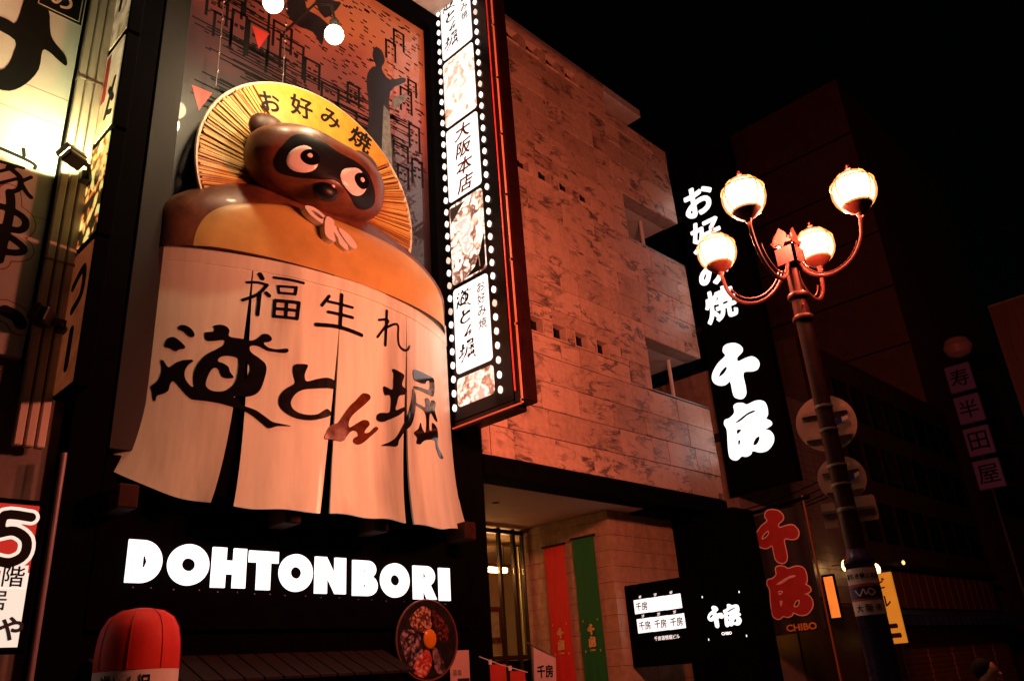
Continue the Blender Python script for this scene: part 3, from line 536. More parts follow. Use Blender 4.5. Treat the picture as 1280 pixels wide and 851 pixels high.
# straw hat: a round plate of straws with a lettered band
HX, HZ, HRAD, HY = 6.03, 9.08, 1.985, 9.72
hat = obj('hat', MB().add([(HX, HY + .10, HZ)] + [(HX + HRAD * .98 * math.cos(R(a * 6)), HY + .06, HZ + HRAD * .98 * math.sin(R(a * 6))) for a in range(60)],
          [(0, i + 1, (i + 1) % 60 + 1) for i in range(60)]), pm('hat_back', (.07, .03, .012), .8, .3, 8), T)
obj('rim', MB().tube([(HX + HRAD * math.cos(R(a * 4)), HY + .03, HZ + HRAD * math.sin(R(a * 4))) for a in range(90)], .028, 6, closed=True), pm('hat_rim', (.6, .5, .35), .5, .2, 9), hat)
STRAW = [pm('straw_%s' % n, c, .5, .25, 14, bump=.2) for n, c in (('gold', (.52, .25, .035)), ('pale', (.62, .36, .08)), ('ochre', (.34, .14, .02)))]
sb = MB(); sb.add([(-.5, 0, 0), (.5, 0, 0), (.5, .02, 0), (-.5, .02, 0), (-.95, 0, 1), (.95, 0, 1), (.95, .02, 1), (-.95, .02, 1)], [(0, 1, 5, 4), (1, 2, 6, 5), (2, 3, 7, 6), (3, 0, 4, 7), (4, 5, 6, 7)])
protos = []
for m in STRAW:
    p = obj('straw', sb, m, hat); protos.append(p)
used = set(); rs = random.Random(5)
for k in range(190):
    a = -62 + k * (104 / 95.) if k < 95 else 129 + (k - 95) * (104 / 95.)
    q = rs.randrange(3); p = protos[q]
    o = p if q not in used else share(p, 'straw', hat)
    used.add(q)
    a += rs.uniform(-.4, .4); ln = rs.uniform(.97, 1.0); w = .0135 * rs.uniform(.75, 1.2)
    d = Vector((math.cos(R(a)), 0, math.sin(R(a)))); s_ = Vector((-math.sin(R(a)), 0, math.cos(R(a))))
    A = Vector((HX, HY + rs.uniform(0, .03), HZ)) + d * .45; Ln = HRAD * ln - .45
    o.matrix_parent_inverse = Matrix(); o.matrix_basis = Matrix(((s_.x * w, 0, d.x * Ln, A.x), (0, 1, -.02, A.y), (s_.z * w, 0, d.z * Ln, A.z), (0, 0, 0, 1)))
bp_ = [(HX + r_ * math.cos(R(a)), HZ + r_ * math.sin(R(a))) for r_, rng in ((HRAD * .985, range(41, 131, 3)), (.75, range(128, 40, -4))) for a in rng]
bd = obj('lettered_band', MB().prism(bp_, [], onY(HY + .02), -.01, .04), pm('band_yellow', (.52, .25, .03), .45, .2, 3, bump=.08, stretch=(2, 2, 2)), hat)
for ch, hx, hz, tilt, hh in (('お', 5.13, 10.44, 16, .36), ('好', 5.70, 10.64, 5, .42), ('み', 6.27, 10.69, -8, .36), ('焼', 6.89, 10.56, -16, .44)):
    def fh(a, b, d, hx=hx, hz=hz, c=math.cos(R(tilt)), s=math.sin(R(tilt))): return (hx + a * c - b * s, HY - .021 - d, hz + a * s + b * c)
    obj('character', text(MB(), ch, fh, 0, .004, 0, 0, h=hh, bold=.022), INK, bd)
# bow at the neck
BW = pm('bow_cream', (.66, .66, .58), .5, .08, 5, bump=.05)
bow = MB(); fb = onY(9.17)
for P, H in (([(5.42, 8.50), (5.60, 8.55), (5.85, 8.46), (5.95, 8.34), (5.80, 8.28), (5.55, 8.36)], [[(5.55, 8.46), (5.66, 8.47), (5.82, 8.40), (5.72, 8.37)]]),
             ([(5.86, 8.44), (6.02, 8.40), (6.00, 8.20), (6.06, 7.98), (5.86, 8.02), (5.82, 8.22)], []),
             ([(6.00, 8.36), (6.14, 8.28), (6.30, 8.12), (6.36, 7.92), (6.18, 7.98), (6.12, 8.12), (5.98, 8.26)], []),
             ([(6.12, 8.30), (6.34, 8.24), (6.52, 8.08), (6.50, 7.99), (6.38, 8.00), (6.20, 8.16)], [])):
    bow.prism([(5.90 + (p[0] - 5.98) * .82, 8.08 + (p[1] - 8.25) * .82) for p in smooth(P, 3)], [[(5.90 + (p[0] - 5.98) * .82, 8.08 + (p[1] - 8.25) * .82) for p in smooth(h_, 3)] for h_ in H], fb, 0, .12 + .015 * len(bow.v) % .03)
obj('neck_bow', bow, BW, T)

# ------------------------------------------------------------------ curtain sign (noren)
N = thing('curtain_sign', 'huge curved pink split curtain sign with black brush characters', 'sign', (6.36, 10, 3.8))
def noren(u, v, d=0.0):
    hw = 2.64 + 0.05 * v + 0.21 * v ** 6; b = 0.85 + 0.12 * v ** 5 + d
    zb = 3.80 + (0.5 if u < 0 else 0.3) * abs(u) ** 5
    b += .006 * math.sin(u * 31 + 2 * v) * v + .006 * math.sin(u * 13 + 5 * v)          # slight buckling of the sheet
    return (6.36 + (hw + d * .6) * u, 10 - b * max(0.0, 1 - u * u) ** 0.85, 7.55 + (zb - 7.55) * v - .012 * v * math.sin(u * 23))
PINK = pm('curtain_paint', (.69, .80, .66), .45, .13, 2.6, bump=.10, stretch=(1.6, 1.6, .13), dirt=.85, coat=.05, spec=.3)
def slit(k, v):                                        # centre and half gap of each slit
    (u0, v0, u1, g) = ((-.567, .06, -.598, .043), (-.078, .20, -.157, .024), (.432, .14, .352, .030))[k]
    t = max(0.0, (v - v0) / (1 - v0)); return u0 + (u1 - u0) * t ** 1.3, .0012 + g * t ** 1.2
def panel(k):
    def edge(v): 
        l = -1.0 if k == 0 else sum(slit(k - 1, v)); r = 1.0 if k == 3 else slit(k, v)[0] - slit(k, v)[1]
        return l, r
    nu, nv = 22, 40; mb = MB(); W = nu + 1
    for d in (0.0, -.03):
        vs_ = []
        for j in range(nv + 1):
            l, r = edge(j / nv)
            for i in range(W): vs_.append(noren(l + (r - l) * i / nu, j / nv, d))
        mb.add(vs_, [(j * W + i, j * W + i + 1, (j + 1) * W + i + 1, (j + 1) * W + i) for j in range(nv) for i in range(nu)], True)
    n = W * (nv + 1); bnd = [(j * W, (j + 1) * W) for j in range(nv)] + [(j * W + nu, (j + 1) * W + nu) for j in range(nv)] + [(nv * W + i, nv * W + i + 1) for i in range(nu)] + [(i, i + 1) for i in range(nu)]
    for a, b in bnd: mb.f.append([a, b, b + n, a + n]); mb.sm.append(False)
    return mb
for k in range(4): obj('curtain_panel', panel(k), PINK, N)
mb = MB(); nu = 60
for d, (v0, v1) in ((.022, (-.004, .105)),):
    vs_ = [noren(-1 + 2 * i / nu, v, d) for v in (v0, v1) for i in range(nu + 1)] + [noren(-1 + 2 * i / nu, v, -.02) for v in (v0, v1) for i in range(nu + 1)]
    W = nu + 1; fs = []
    for i in range(nu): fs += [(i, i + 1, W + i + 1, W + i), (i, 2 * W + i, 2 * W + i + 1, i + 1), (W + i, W + i + 1, 3 * W + i + 1, 3 * W + i)]
    mb.add(vs_, fs, False)
obj('waistband', mb, PINK, N)
mb = MB(); mb.add([noren(-.99 + 1.98 * i / 40, v, -.14) for v in (.02, .97) for i in range(41)], [(i, i + 1, 42 + i, 41 + i) for i in range(40)], True)
obj('backing', mb, BLACK, N)
fN = lambda s, t, d: noren(max(-.999, min(.999, s / 2.9)), min(.99, max(0.01, -t / 3.75)), d)
INKG = pm('gloss_ink', (.006, .006, .008), .12, .2, 4, bump=0, coat=.5)
for k in ('fuku', 'sei', 're', 'michi', 'to', 'n', 'hori'):
    obj('character', glyph(MB(), G[k], fN, .001, .016, 84 if k in ('michi', 'hori') else 60), pm('gloss_reflected_brown', (.10, .025, .008), .10, .5, 5, bump=0, coat=.6) if k == 'n' else INKG, N)  # the n carries its brown reflection as base colour

# ------------------------------------------------------------------ floodlights on the figure
WARM = (1, .74, .42)
def bulb_light(label, loc, power, r=.15):
    """a bare round reflector bulb on a bent arm, shining all about"""
    t = thing('floodlight', label, 'floodlight', loc); x, y, z = loc
    obj('bulb', MB().ell(loc, (r, r, r), 20, 12), em('bulb_glow', WARM, 26), t)
    obj('socket', MB().lathe([(.05, .02), (.075, .10), (.08, .20), (.045, .26), (.02, .30)], 16, (x, y, z + .06)), DARKM, t)
    obj('arm', MB().tube([(x, y, z + .34), (x, y + .1, z + .7), (x, y + .6, z + 1.1), (x, 10.1, z + 1.2)], .022, 8), DARKM, t)
    l = bpy.data.lights.new('glow', 'POINT'); l.energy = power; l.color = WARM; l.shadow_soft_size = r
    lo = bpy.data.objects.new('glow', l); COL.objects.link(lo); lo.location = (x, y - r * 1.5, z - r * 1.2); lo.parent = t; lo.matrix_parent_inverse = PINV[t.name]
bulb_light('bright round bulb on an arm in front of the middle of the mural', (5.52, 8.5, 11.22), 260)
bulb_light('bright round bulb cut by the top edge of the picture', (4.45, 8.5, 11.16), 260)

# ================================================================== film-strip sign
F = thing('film_strip_sign', 'tall lit film strip sign with food pictures sticking out from the facade', 'sign', (9.1, 9.9, 5.8))
FX = 8.98
obj('box', MB().box(FX, FX + .26, 8.42, 9.90, 5.78, 17.2, .01), BLACKG, F)
for z in (7.2, 10.6, 14.2): obj('bracket', MB().box(FX + .08, FX + .18, 9.901, 10.15, z, z + .12), DARKM, F)
fx = onX(FX)
zb = [5.96, 6.56, 8.29, 10.06, 11.81, 13.52, 15.25, 17.0]
kinds = ['okonomi', 'name', 'noodle', 'osaka', 'noodle2', 'name', 'noodle3']
def noodles(name, stops, scale, strength, seed, dist=9.0):
    """printed photo of noodles: tangled wavy strands"""
    m, t, b = _base(name); L = t.links.new
    tc = t.nodes.new('ShaderNodeTexCoord'); mp = t.nodes.new('ShaderNodeMapping'); mp.inputs['Location'].default_value = (seed, seed * .7, seed * 1.3); L(tc.outputs['Object'], mp.inputs['Vector'])
    w = t.nodes.new('ShaderNodeTexWave'); w.inputs['Scale'].default_value = scale; w.inputs['Distortion'].default_value = dist; w.inputs['Detail'].default_value = 3; w.inputs['Detail Scale'].default_value = 1.4; L(mp.outputs[0], w.inputs['Vector'])
    n = t.nodes.new('ShaderNodeTexNoise'); n.inputs['Scale'].default_value = 2.2; n.inputs['Detail'].default_value = 6; L(mp.outputs[0], n.inputs['Vector'])
    a = t.nodes.new('ShaderNodeMath'); a.operation = 'MULTIPLY_ADD'; a.inputs[1].default_value = .38; L(w.outputs['Fac'], a.inputs[0]); L(n.outputs['Fac'], a.inputs[2])
    cr = t.nodes.new('ShaderNodeValToRGB'); e = cr.color_ramp.elements
    e[0].position, e[0].color = stops[0][0], (*stops[0][1], 1); e[1].position, e[1].color = stops[-1][0], (*stops[-1][1], 1)
    for p, c in stops[1:-1]: x = e.new(p); x.color = (*c, 1)
    L(a.outputs[0], cr.inputs[0]); L(cr.outputs[0], b.inputs['Base Color']); L(cr.outputs[0], b.inputs['Emission Color']); b.inputs['Emission Strength'].default_value = strength
    return m
FOODM = {'okonomi': noodles('print_noodles_pink', [(.35, (.10, .04, .03)), (.5, (.50, .25, .17)), (.62, (.9, .68, .55)), (.74, (1, .92, .85)), (.95, (.75, .4, .33))], 3.0, 1.05, 3.1),
         'noodle': noodles('print_griddle', [(.36, (.03, .02, .025)), (.5, (.22, .10, .08)), (.62, (.75, .55, .45)), (.75, (1, .92, .85)), (.95, (.6, .45, .45))], 2.2, 1.1, 8.3, 12),
         'noodle2': noodles('print_pancake', [(.35, (.35, .16, .10)), (.5, (.75, .48, .34)), (.62, (1, .88, .78)), (.8, (1, .95, .9)), (.95, (.6, .36, .26))], 2.4, 1.15, 15.7, 7),
         'noodle3': noodles('print_prawn', [(.35, (.25, .10, .07)), (.55, (.85, .65, .55)), (.8, (1, .92, .88)), (.95, (.5, .3, .3))], 3.0, 1.1, 1.7)}
def rrect(x0, x1, z0, z1, r, n=5):
    out = []
    for cx, cz, a in ((x1 - r, z0 + r, -90), (x1 - r, z1 - r, 0), (x0 + r, z1 - r, 90), (x0 + r, z0 + r, 180)):
        out += [(cx + r * math.cos(R(a + 90 * i / n)), cz + r * math.sin(R(a + 90 * i / n))) for i in range(n + 1)]
    return out
YL, YR = -9.74, -8.84
for i, k in enumerate(kinds):
    z0, z1 = zb[i] + .045, zb[i + 1] - .045
    p = obj('frame_panel', MB().prism(rrect(YL, YR, z0, z1, .07), [], fx, .001, .012), FOODM.get(k, WHITE_SIGN), F)
    zc = (z0 + z1) / 2; c = (YL + YR) / 2
    if k == 'name':
        for s_, kk, zz, hh in ((0, 'michi', .60, .36), (0, 'to', .22, .26), (.06, 'n', -.10, .19), (0, 'hori', -.50, .38)):
            g = G[kk]; a = np.array([q for pp in g['P'] for q in pp]); lo, hi = a.min(0), a.max(0); sc = hh / (hi[1] - lo[1]); wsc = min(.44, sc * (hi[0] - lo[0])) / (hi[0] - lo[0])
            obj('character', glyph(MB(), g, fx, .0135, .0145, 56, move=(c - .16 + s_ - (lo[0] + hi[0]) / 2 * wsc, zc + zz * .92 - (lo[1] + hi[1]) / 2 * sc), scale=(wsc, sc)), INK, p)
        for q, ch in enumerate('お好み焼'): obj('character', text(MB(), ch, fx, 0, .0145, c + .27, zc + .62 - q * .235, h=.19, bold=.004), INK, p)
    if k == 'osaka':
        for q, ch in enumerate('大阪本店'): obj('character', text(MB(), ch, fx, 0, .0145, c + .02, zc + .60 - q * .40, h=.35, w=.46, bold=.016, shear=.18), pm('oxblood_ink', (.10, .008, .012), .5, .2, 8, bump=0), p)
    if k == 'noodle':
        dk = MB().prism([(YR - .02, z0 + .1), (YR - .02, z0 + .75), (YR - .12, z0 + .45), (YR - .3, z0 + .15), (YR - .55, z0 + .03), (YR - .1, z0 + .03)], [], fx, .0125, .0135); obj('printed_pan', dk, INK, p)
        obj('printed_rim', MB().tube([fx(YR - .16 - .42 * (1 - math.cos(R(a))) * .5 - .002, z0 + .05 + .95 * math.sin(R(a)) * .62, .0135) for a in range(5, 86, 8)][::-1], .008, 5), pm('pan_rim', (.5, .45, .5), .3, .1, 5), p)
        obj('printed_shade', MB().prism([(YL + .03, z1 - .05), (YL + .03, z1 - .38), (YL + .42, z1 - .06)], [], fx, .0125, .0135), pm('print_grey', (.05, .045, .05), .5, .3, 6), p)
dm = MB().prism(ring(0, 0, .043, .064, 14), [], lambda a, b, d: (-d, -a, b), .0, .03)
rb_ = random.Random(2); BULBS = [em('bulb_white', (1, .98, .96), 1.3)] * 6 + [em('bulb_warm', (1, .93, .85), 1.0)] * 3 + [em('bulb_dim', (1, .88, .76), .6)]
d0 = obj('bulb', dm, em('bulb_white', (1, .98, .96), 1.3), F); first = True
for yy in (-9.825, -8.70):
    for i in range(43):
        z = 6.02 + i * .262
        if first: o = d0; first = False
        else: o = share(d0, 'bulb', F)
        o.location = (FX - .001, -yy, z)
        o.material_slots[0].link = 'OBJECT'; o.material_slots[0].material = rb_.choice(BULBS)
# red sheet-metal casing with neon tubes along the outer edge
CAS = pm('red_casing', (.018, .004, .004), .3, .3, 4, metal=.2, bump=.06, spec=.25)
obj('casing', MB().box(FX + .0, FX + .30, 8.17, 8.415, 5.70, 17.2, .02), CAS, F)
obj('casing', MB().box(FX + .0, FX + .30, 8.42, 9.90, 5.62, 5.775, .02), CAS, F)
NEON = em('orange_neon', (1, .13, .05), .32, var=.6, scale=1.3)
obj('neon_tube', MB().tube([(FX - .03, 8.22, z) for z in np.linspace(5.66, 17.1, 30)], .017, 8), NEON, F)
obj('neon_tube', MB().tube([(FX - .03, 8.36, z) for z in np.linspace(5.9, 17.1, 30)], .014, 8), em('red_neon', (1, .03, .02), .22, var=.6), F)
obj('neon_tube', MB().tube([(FX - .03, y, 5.66) for y in np.linspace(8.25, 9.88, 8)], .016, 8), NEON, F)
for z in (5.68, 7.0, 8.2, 9.5, 10.8, 12.1, 13.4, 14.7, 16): obj('tube_clip', MB().box(FX - .06, FX, 8.20, 8.24, z, z + .05, .004), pm('chrome_clip', (.7, .68, .66), .15, .1, 8, metal=1.0), F)

# ================================================================== the building on the left
LB = thing('left_building', 'building at the left edge carrying the big pale signboard and drainpipes', 'building', (-1, 10.1, .1))
obj('wall', MB().box(-8, 2.94, 10.12, 19, .1, 20), pm('left_wall', (.16, .13, .12), .7, .25, 4, bump=.2), LB)
obj('shop_front', MB().box(-8, 2.20, 9.95, 10.115, .1, 5.30), WOOD, LB)
PIPE = pm('pipe_cream', (.55, .46, .38), .42, .12, 5, bump=.04, stretch=(1, 1, .1))
for i, x in enumerate((2.46, 2.575, 2.69)):
    dp = obj('downpipe', MB().box(x - .047, x + .047, 9.88, 9.99, 4.4, 16, .014), PIPE, LB)
    for z in (9.52, 6.72, 12.6): obj('joint', MB().box(x - .052, x + .052, 9.87, 10.0, z, z + .035, .004), pm('pipe_joint', (.22, .15, .12), .6, .2, 6), dp)
    for z in (5.2, 7.6, 10.6): obj('wall_clip', MB().box(x - .012, x + .012, 9.99, 10.12, z, z + .05), DARKM, dp)
# signboard
SB = thing('pale_signboard', 'large pale signboard with heavy black brush characters, lit yellow by a floodlight', 'sign', (1.2, 10.0, 5.5))
obj('board', MB().box(-3.0, 2.38, 9.99, 10.11, 5.45, 16, .008), pm('board_white', (.62, .60, .56), .45, .06, 2.5, bump=.03), SB)
obj('edge_trim', MB().box(2.382, 2.405, 9.97, 10.11, 5.45, 16), BLACK, SB)
fl_ = onY(9.99)
for z in (9.15, 8.72, 10.95, 7.3): obj('board_seam', MB().box(-3, 2.38, 9.9865, 9.9895, z, z + .008), pm('seam', (.25, .24, .2), .7, .1, 5), SB)
mb = MB().prism([tuple(p) for p in smooth([(1.18, 9.98), (1.5, 10.02), (1.62, 10.04), (1.66, 10.55), (1.78, 10.62), (1.95, 10.45), (2.0, 10.2), (2.06, 10.02), (2.24, 9.85), (2.28, 9.70), (2.19, 9.72), (2.05, 9.80), (1.97, 9.77), (1.97, 9.45), (1.86, 9.15), (1.7, 8.95), (1.5, 8.92), (1.35, 8.98), (1.6, 9.25), (1.66, 9.55), (1.64, 9.75), (1.4, 9.82)], 3)], [], fl_, .0005, .006)
obj('character', mb, INK, SB)
blk = obj('plaque', MB().box(1.78, 2.36, 9.975, 9.9855, 10.46, 11.3), INK, SB)
bt = MB()
for a in (1.81, 2.325): bt.box(a - .006, a + .006, 9.971, 9.975, 10.50, 11.3)
bt.box(1.804, 2.331, 9.971, 9.975, 10.488, 10.50); obj('plaque_border', bt, pm('plaque_line', (.6, .52, .42), .5, .1, 5), blk)
obj('character', text(MB(), 'の', onY(9.975), 0, .004, 2.07, 10.72, h=.26, bold=.015), pm('plaque_letter', (.7, .58, .45), .5, .1, 5), blk)
obj('character', text(MB(), 'い', onY(9.975), 0, .004, 2.07, 11.03, h=.26, bold=.015), MATS['plaque_letter'], blk)
# 家 and the outlined character below it
st = lambda *S: dict(P=[], H=[], S=list(S))
ie = st(([(1.98, 8.19), (2.0, 8.10)], .022), ([(1.62, 7.98), (1.66, 8.08), (1.9, 8.07), (2.12, 8.03), (2.14, 7.97)], .022), ([(1.72, 7.90), (2.02, 7.92)], .02), ([(1.95, 7.92), (1.80, 7.78), (1.66, 7.70)], .02),
        ([(1.86, 7.86), (2.0, 7.78), (2.02, 7.62), (1.92, 7.52)], .03), ([(1.97, 7.74), (1.8, 7.6)], .02), ([(2.12, 7.83), (2.02, 7.72)], .022), ([(2.0, 7.74), (2.1, 7.6), (2.16, 7.55)], .025))
obj('character', glyph(MB(), ie, fl_, .0005, .006, 64), INK, SB)
ku = st(([(1.93, 7.52), (1.97, 7.28), (1.96, 6.6)], .05), ([(1.66, 7.25), (1.92, 7.30), (2.14, 7.22), (2.10, 7.05), (1.72, 7.02)], .042), ([(1.66, 6.92), (1.92, 6.96), (2.18, 6.84), (2.10, 6.74), (1.74, 6.70)], .042))
obj('character_outline', glyph(MB(), ku, fl_, .0004, .003, 60, grow=.075), pm('red_line', (.35, .06, .04), .5, .2, 5), SB)
obj('character_halo', glyph(MB(), ku, fl_, .0035, .0055, 60, grow=.062), MATS['board_white'], SB)
obj('character', glyph(MB(), ku, fl_, .006, .009, 60), INK, SB)
k3 = st(([(2.12, 5.98), (2.24, 5.94), (2.30, 5.86)], .07), ([(1.7, 6.1), (1.72, 5.8), (1.85, 5.75)], .06))
obj('character_outline', glyph(MB(), k3, fl_, .0004, .003, 50, grow=.075), MATS['red_line'], SB)
obj('character_halo', glyph(MB(), k3, fl_, .0035, .0055, 50, grow=.062), MATS['board_white'], SB)
obj('character', glyph(MB(), k3, fl_, .006, .009, 50), INK, SB)
def box_flood(label, loc, aim, power, col, on=True):
    t = thing('floodlight', label, 'floodlight', loc)
    d = (Vector(aim) - Vector(loc)).normalized(); q = d.to_track_quat('Z', 'Y').to_matrix()
    def place(mb): mb.v = [tuple(q @ Vector(p) + Vector(loc)) for p in mb.v]; return mb
    obj('housing', place(MB().box(-.13, .13, -.09, .09, -.10, .0, .015).box(-.14, .14, -.10, -.085, .0, .09).box(-.14, .14, .085, .10, .0, .09).box(-.14, -.125, -.085, .085, .0, .09).box(.125, .14, -.085, .085, .0, .09)), DARKM, t)
    obj('lamp_glass', place(MB().box(-.12, .12, -.08, .08, .004, .012)), em('yellow_flood', col, 30) if on else GLASSD, t)
    obj('arm', MB().tube([loc, (loc[0] + .2, loc[1] + .02, loc[2] - .03), (2.74, 9.8, loc[2] - .03), (2.74, 10.11, loc[2] - .03)], .03, 8), DARKM, t)
    obj('joint', MB().box(2.60, 2.70, 9.68, 9.82, loc[2] - .09, loc[2] + .05, .01), DARKM, t)
    if on:
        l = bpy.data.lights.new('beam', 'SPOT'); l.energy = power; l.color = col; l.spot_size = R(140); l.spot_blend = .25; l.shadow_soft_size = .06
        lo = bpy.data.objects.new('beam', l); COL.objects.link(lo); lo.location = Vector(loc) + d * .03; lo.rotation_euler = (-d).to_track_quat('Z', 'Y').to_euler(); lo.parent = t; lo.matrix_parent_inverse = PINV[t.name]
box_flood('lit black floodlight clamped across the pale drainpipes, throwing yellow light', (2.40, 9.44, 7.96), (2.20, 9.86, 8.70), 260, (1, .92, .42))
box_flood('unlit black floodlight clamped low on the pale drainpipes', (2.42, 9.62, 5.86), (2.0, 9.95, 6.0), 0, (1, 1, 1), False)

# sign boxes stacked on edge between pipes and restaurant
def pr_sign(label, z0, z1, mat, marks):
    t = thing('projecting_sign', label, 'sign', (2.86, 9.6, z0), 'sign boxes stacked beside the drainpipes')
    obj('box', MB().box(2.755, 2.93, 9.28, 9.96, z0, z1, .01), BLACK, t)
    f = obj('face', MB().box(2.742, 2.7545, 9.32, 9.92, z0 + .04, z1 - .04), mat, t); marks(f, z0, z1)
fs_ = onX(2.742)
def m1(f, z0, z1):
    obj('character', glyph(MB(), st(([(-9.8, z1 - .3), (-9.5, z1 - .5)], .05), ([(-9.66, z1 - .15), (-9.7, z1 - .8)], .05)), fs_, 0, .004, 40), INK, f)
def m2(f, z0, z1):
    obj('red_strip', MB().prism([(-9.88, z1 - .1), (-9.74, z1 - .1), (-9.74, z1 - .9), (-9.88, z1 - .9)], [], fs_, 0, .004), pm('sign_red', (.5, .03, .02), .5, .1, 5), f)
    obj('character', glyph(MB(), st(([(-9.6, z0 + .75), (-9.42, z0 + .5)], .045), ([(-9.45, z0 + .85), (-9.62, z0 + .3)], .045), ([(-9.58, z0 + .35), (-9.42, z0 + .28)], .04)), fs_, 0, .004, 40), INK, f)
def m3(f, z0, z1): pass
def m4(f, z0, z1):
    obj('character', glyph(MB(), st(([(-9.8, z1 - .5), (-9.5, z1 - .35), (-9.45, z1 - .7), (-9.7, z1 - .85)], .06), ([(-9.6, z0 + .3), (-9.6, z0 + .75)], .07)), fs_, 0, .004, 40), INK, f)
pr_sign('topmost cream sign box beside the drainpipes, cut by the picture edge', 10.15, 11.6, food('print_cream', [(.35, (.3, .2, .1)), (.55, (.8, .62, .36)), (.7, (.9, .75, .45))], 2.0, .30, 4.0), m1)
pr_sign('cream sign box with a red strip, second from the top beside the drainpipes', 8.55, 10.1, food('print_cream2', [(.3, (.5, .36, .2)), (.6, (.85, .66, .42)), (.75, (.9, .75, .45))], 1.4, .34, 9.0), m2)
pr_sign('bright green and yellow food picture sign box beside the drainpipes', 6.95, 8.5, food('print_greens', [(.36, (.02, .015, .005)), (.41, (.75, .16, .03)), (.48, (.9, .72, .18)), (.6, (.78, .80, .25)), (.7, (.9, .9, .5)), (.78, (.25, .4, .08))], 2.4, .95, 2.2, 2.0, True), m3)
pr_sign('dull orange sign box with black marks, lowest beside the drainpipes', 5.0, 6.9, food('print_orange', [(.3, (.30, .06, .02)), (.6, (.45, .11, .035)), (.8, (.30, .07, .02))], 1.2, .25, 7.0), m4)

# floor guide sign "5"
S5 = thing('floor_sign', 'lit sign with a large black 5 on red at the lower left', 'sign', (2.1, 9.4, 2.2))
obj('box', MB().box(1.55, 2.70, 9.31, 9.55, 2.20, 3.68, .015), BLACK, S5)
obj('face', MB().box(1.60, 2.615, 9.30, 9.3095, 2.25, 3.62), em('cream_lit', (.95, .95, .80), .72, var=.05), S5)
f5 = onY(9.30)
obj('red_field', MB().prism([(1.6, 2.92), (2.30, 2.80), (2.55, 2.94), (2.615, 2.95), (2.615, 3.62), (1.6, 3.62)], [], f5, .0005, .003), em('red_lit', (.55, .03, .02), .55), S5)
n5 = st(([(2.53, 3.50), (2.29, 3.50), (2.27, 3.32)], .046), ([(2.27, 3.32), (2.40, 3.35), (2.52, 3.27), (2.52, 3.12), (2.40, 3.04), (2.24, 3.065)], .046))
obj('number_outline', glyph(MB(), n5, f5, .003, .005, 60, grow=.034, move=(.02, 0)), em('cream_lit2', (.95, .93, .8), .75), S5)
obj('number', glyph(MB(), n5, f5, .005, .008, 60, move=(.02, 0)), INK, S5)
obj('character_backing', MB().prism([(2.36, 2.80), (2.60, 2.80), (2.60, 3.02), (2.36, 3.02)], [], f5, .0035, .0045), MATS['cream_lit2'], S5)
obj('character', text(MB(), '階', f5, 0, .007, 2.48, 2.91, h=.2, bold=.008), INK, S5)
obj('character', text(MB(), 'や', f5, 0, .007, 2.53, 2.42, h=.22, bold=.03), pm('navy_ink', (.02, .02, .06), .5, .1, 5), S5)
obj('character', text(MB(), 'ま', f5, 0, .007, 2.27, 2.46, h=.22, bold=.03), MATS['navy_ink'], S5)
obj('character', text(MB(), '居', f5, 0, .007, 2.36, 2.68, h=.18, bold=.006), MATS['navy_ink'], S5)
for x in (2.92,): tag(obj('conduit_pipe', MB().tube([(x, 9.8, .1), (x, 9.8, 4.35)], .035, 10), pm('mauve_pipe', (.22, .16, .18), .4, .15, 5)), 'thin vertical pipe right of the 5 floor sign', 'pipe')

# red blow-up pillar
IP = thing('inflatable_pillar', 'red round-topped inflatable pillar standing below the glowing letters', 'inflatable', (3.46, 8.5, 0))
RV = pm('red_vinyl', (.58, .028, .022), .6, .14, 5, bump=.25, spec=.25)
obj('body', MB().lathe([(.36, 0), (.385, .3), (.385, 1.7), (.383, 1.955)], 32, (3.46, 8.5, 0), caps=True), pm('white_vinyl', (.72, .66, .62), .4, .08, 4), IP)
capm = MB().lathe([(.386, 1.957), (.386, 2.1), (.378, 2.22), (.355, 2.34), (.30, 2.44), (.20, 2.505), (.08, 2.53), (.001, 2.533)], 32, (3.46, 8.5, 0), caps=False)
obj('dome', capm, RV, IP)
for k in range(8):
    a = R(k * 45 + 10); obj('seam', MB().tube([(3.46 + r_ * math.cos(a), 8.5 + r_ * math.sin(a), z) for r_, z in ((.388, 1.97), (.388, 2.1), (.38, 2.22), (.357, 2.34), (.302, 2.442), (.2, 2.508))], .004, 5), pm('red_seam', (.35, .014, .012), .5, .1, 5), IP)
def wrap(s_, t, d):
    a = R(-128) + s_ / .386; return (3.46 + (.386 + d) * math.cos(a), 8.5 + (.386 + d) * math.sin(a), t)
obj('character', text(MB(), '道とん堀', wrap, 0, .004, .0, 1.80, w=.46, h=.24, bold=.006), INK, IP)

# round food picture and small poster on the restaurant front
RS = thing('round_food_sign', 'round picture of ingredients with an egg yolk, under the last glowing letters', 'sign', (8.26, 9.9, 2.28))
cx, cz, rx, rz = 8.26, 2.28, .585, .565
obj('disc', MB().prism(ring(cx, cz, rx, rz, 48), [], onY(9.92), .0, .05), pm('print_dark', (.012, .010, .012), .35, .5, 9, bump=0), RS)
obj('rim', MB().tube([(cx + rx * math.cos(R(a * 7.5)), 9.868, cz + rz * math.sin(R(a * 7.5))) for a in range(48)], .016, 6, closed=True), pm('rim_brown', (.16, .05, .035), .4, .2, 8), RS)
fo = onY(9.868)
def patch(name, P, mat, d): obj(name, MB().prism([tuple(p) for p in smooth([(cx + a, cz + b) for a, b in P], 3)], [], fo, .0, d), mat, RS)
patch('printed_squid', [(-.28, .35), (-.10, .47), (.06, .42), (.10, .22), (-.04, .10), (-.24, .14), (-.34, .26)], food('photo_squid', [(.38, (.10, .03, .02)), (.5, (.42, .22, .15)), (.62, (.62, .38, .28))], 9, 0, 2, 2, True, emit=False), .004)
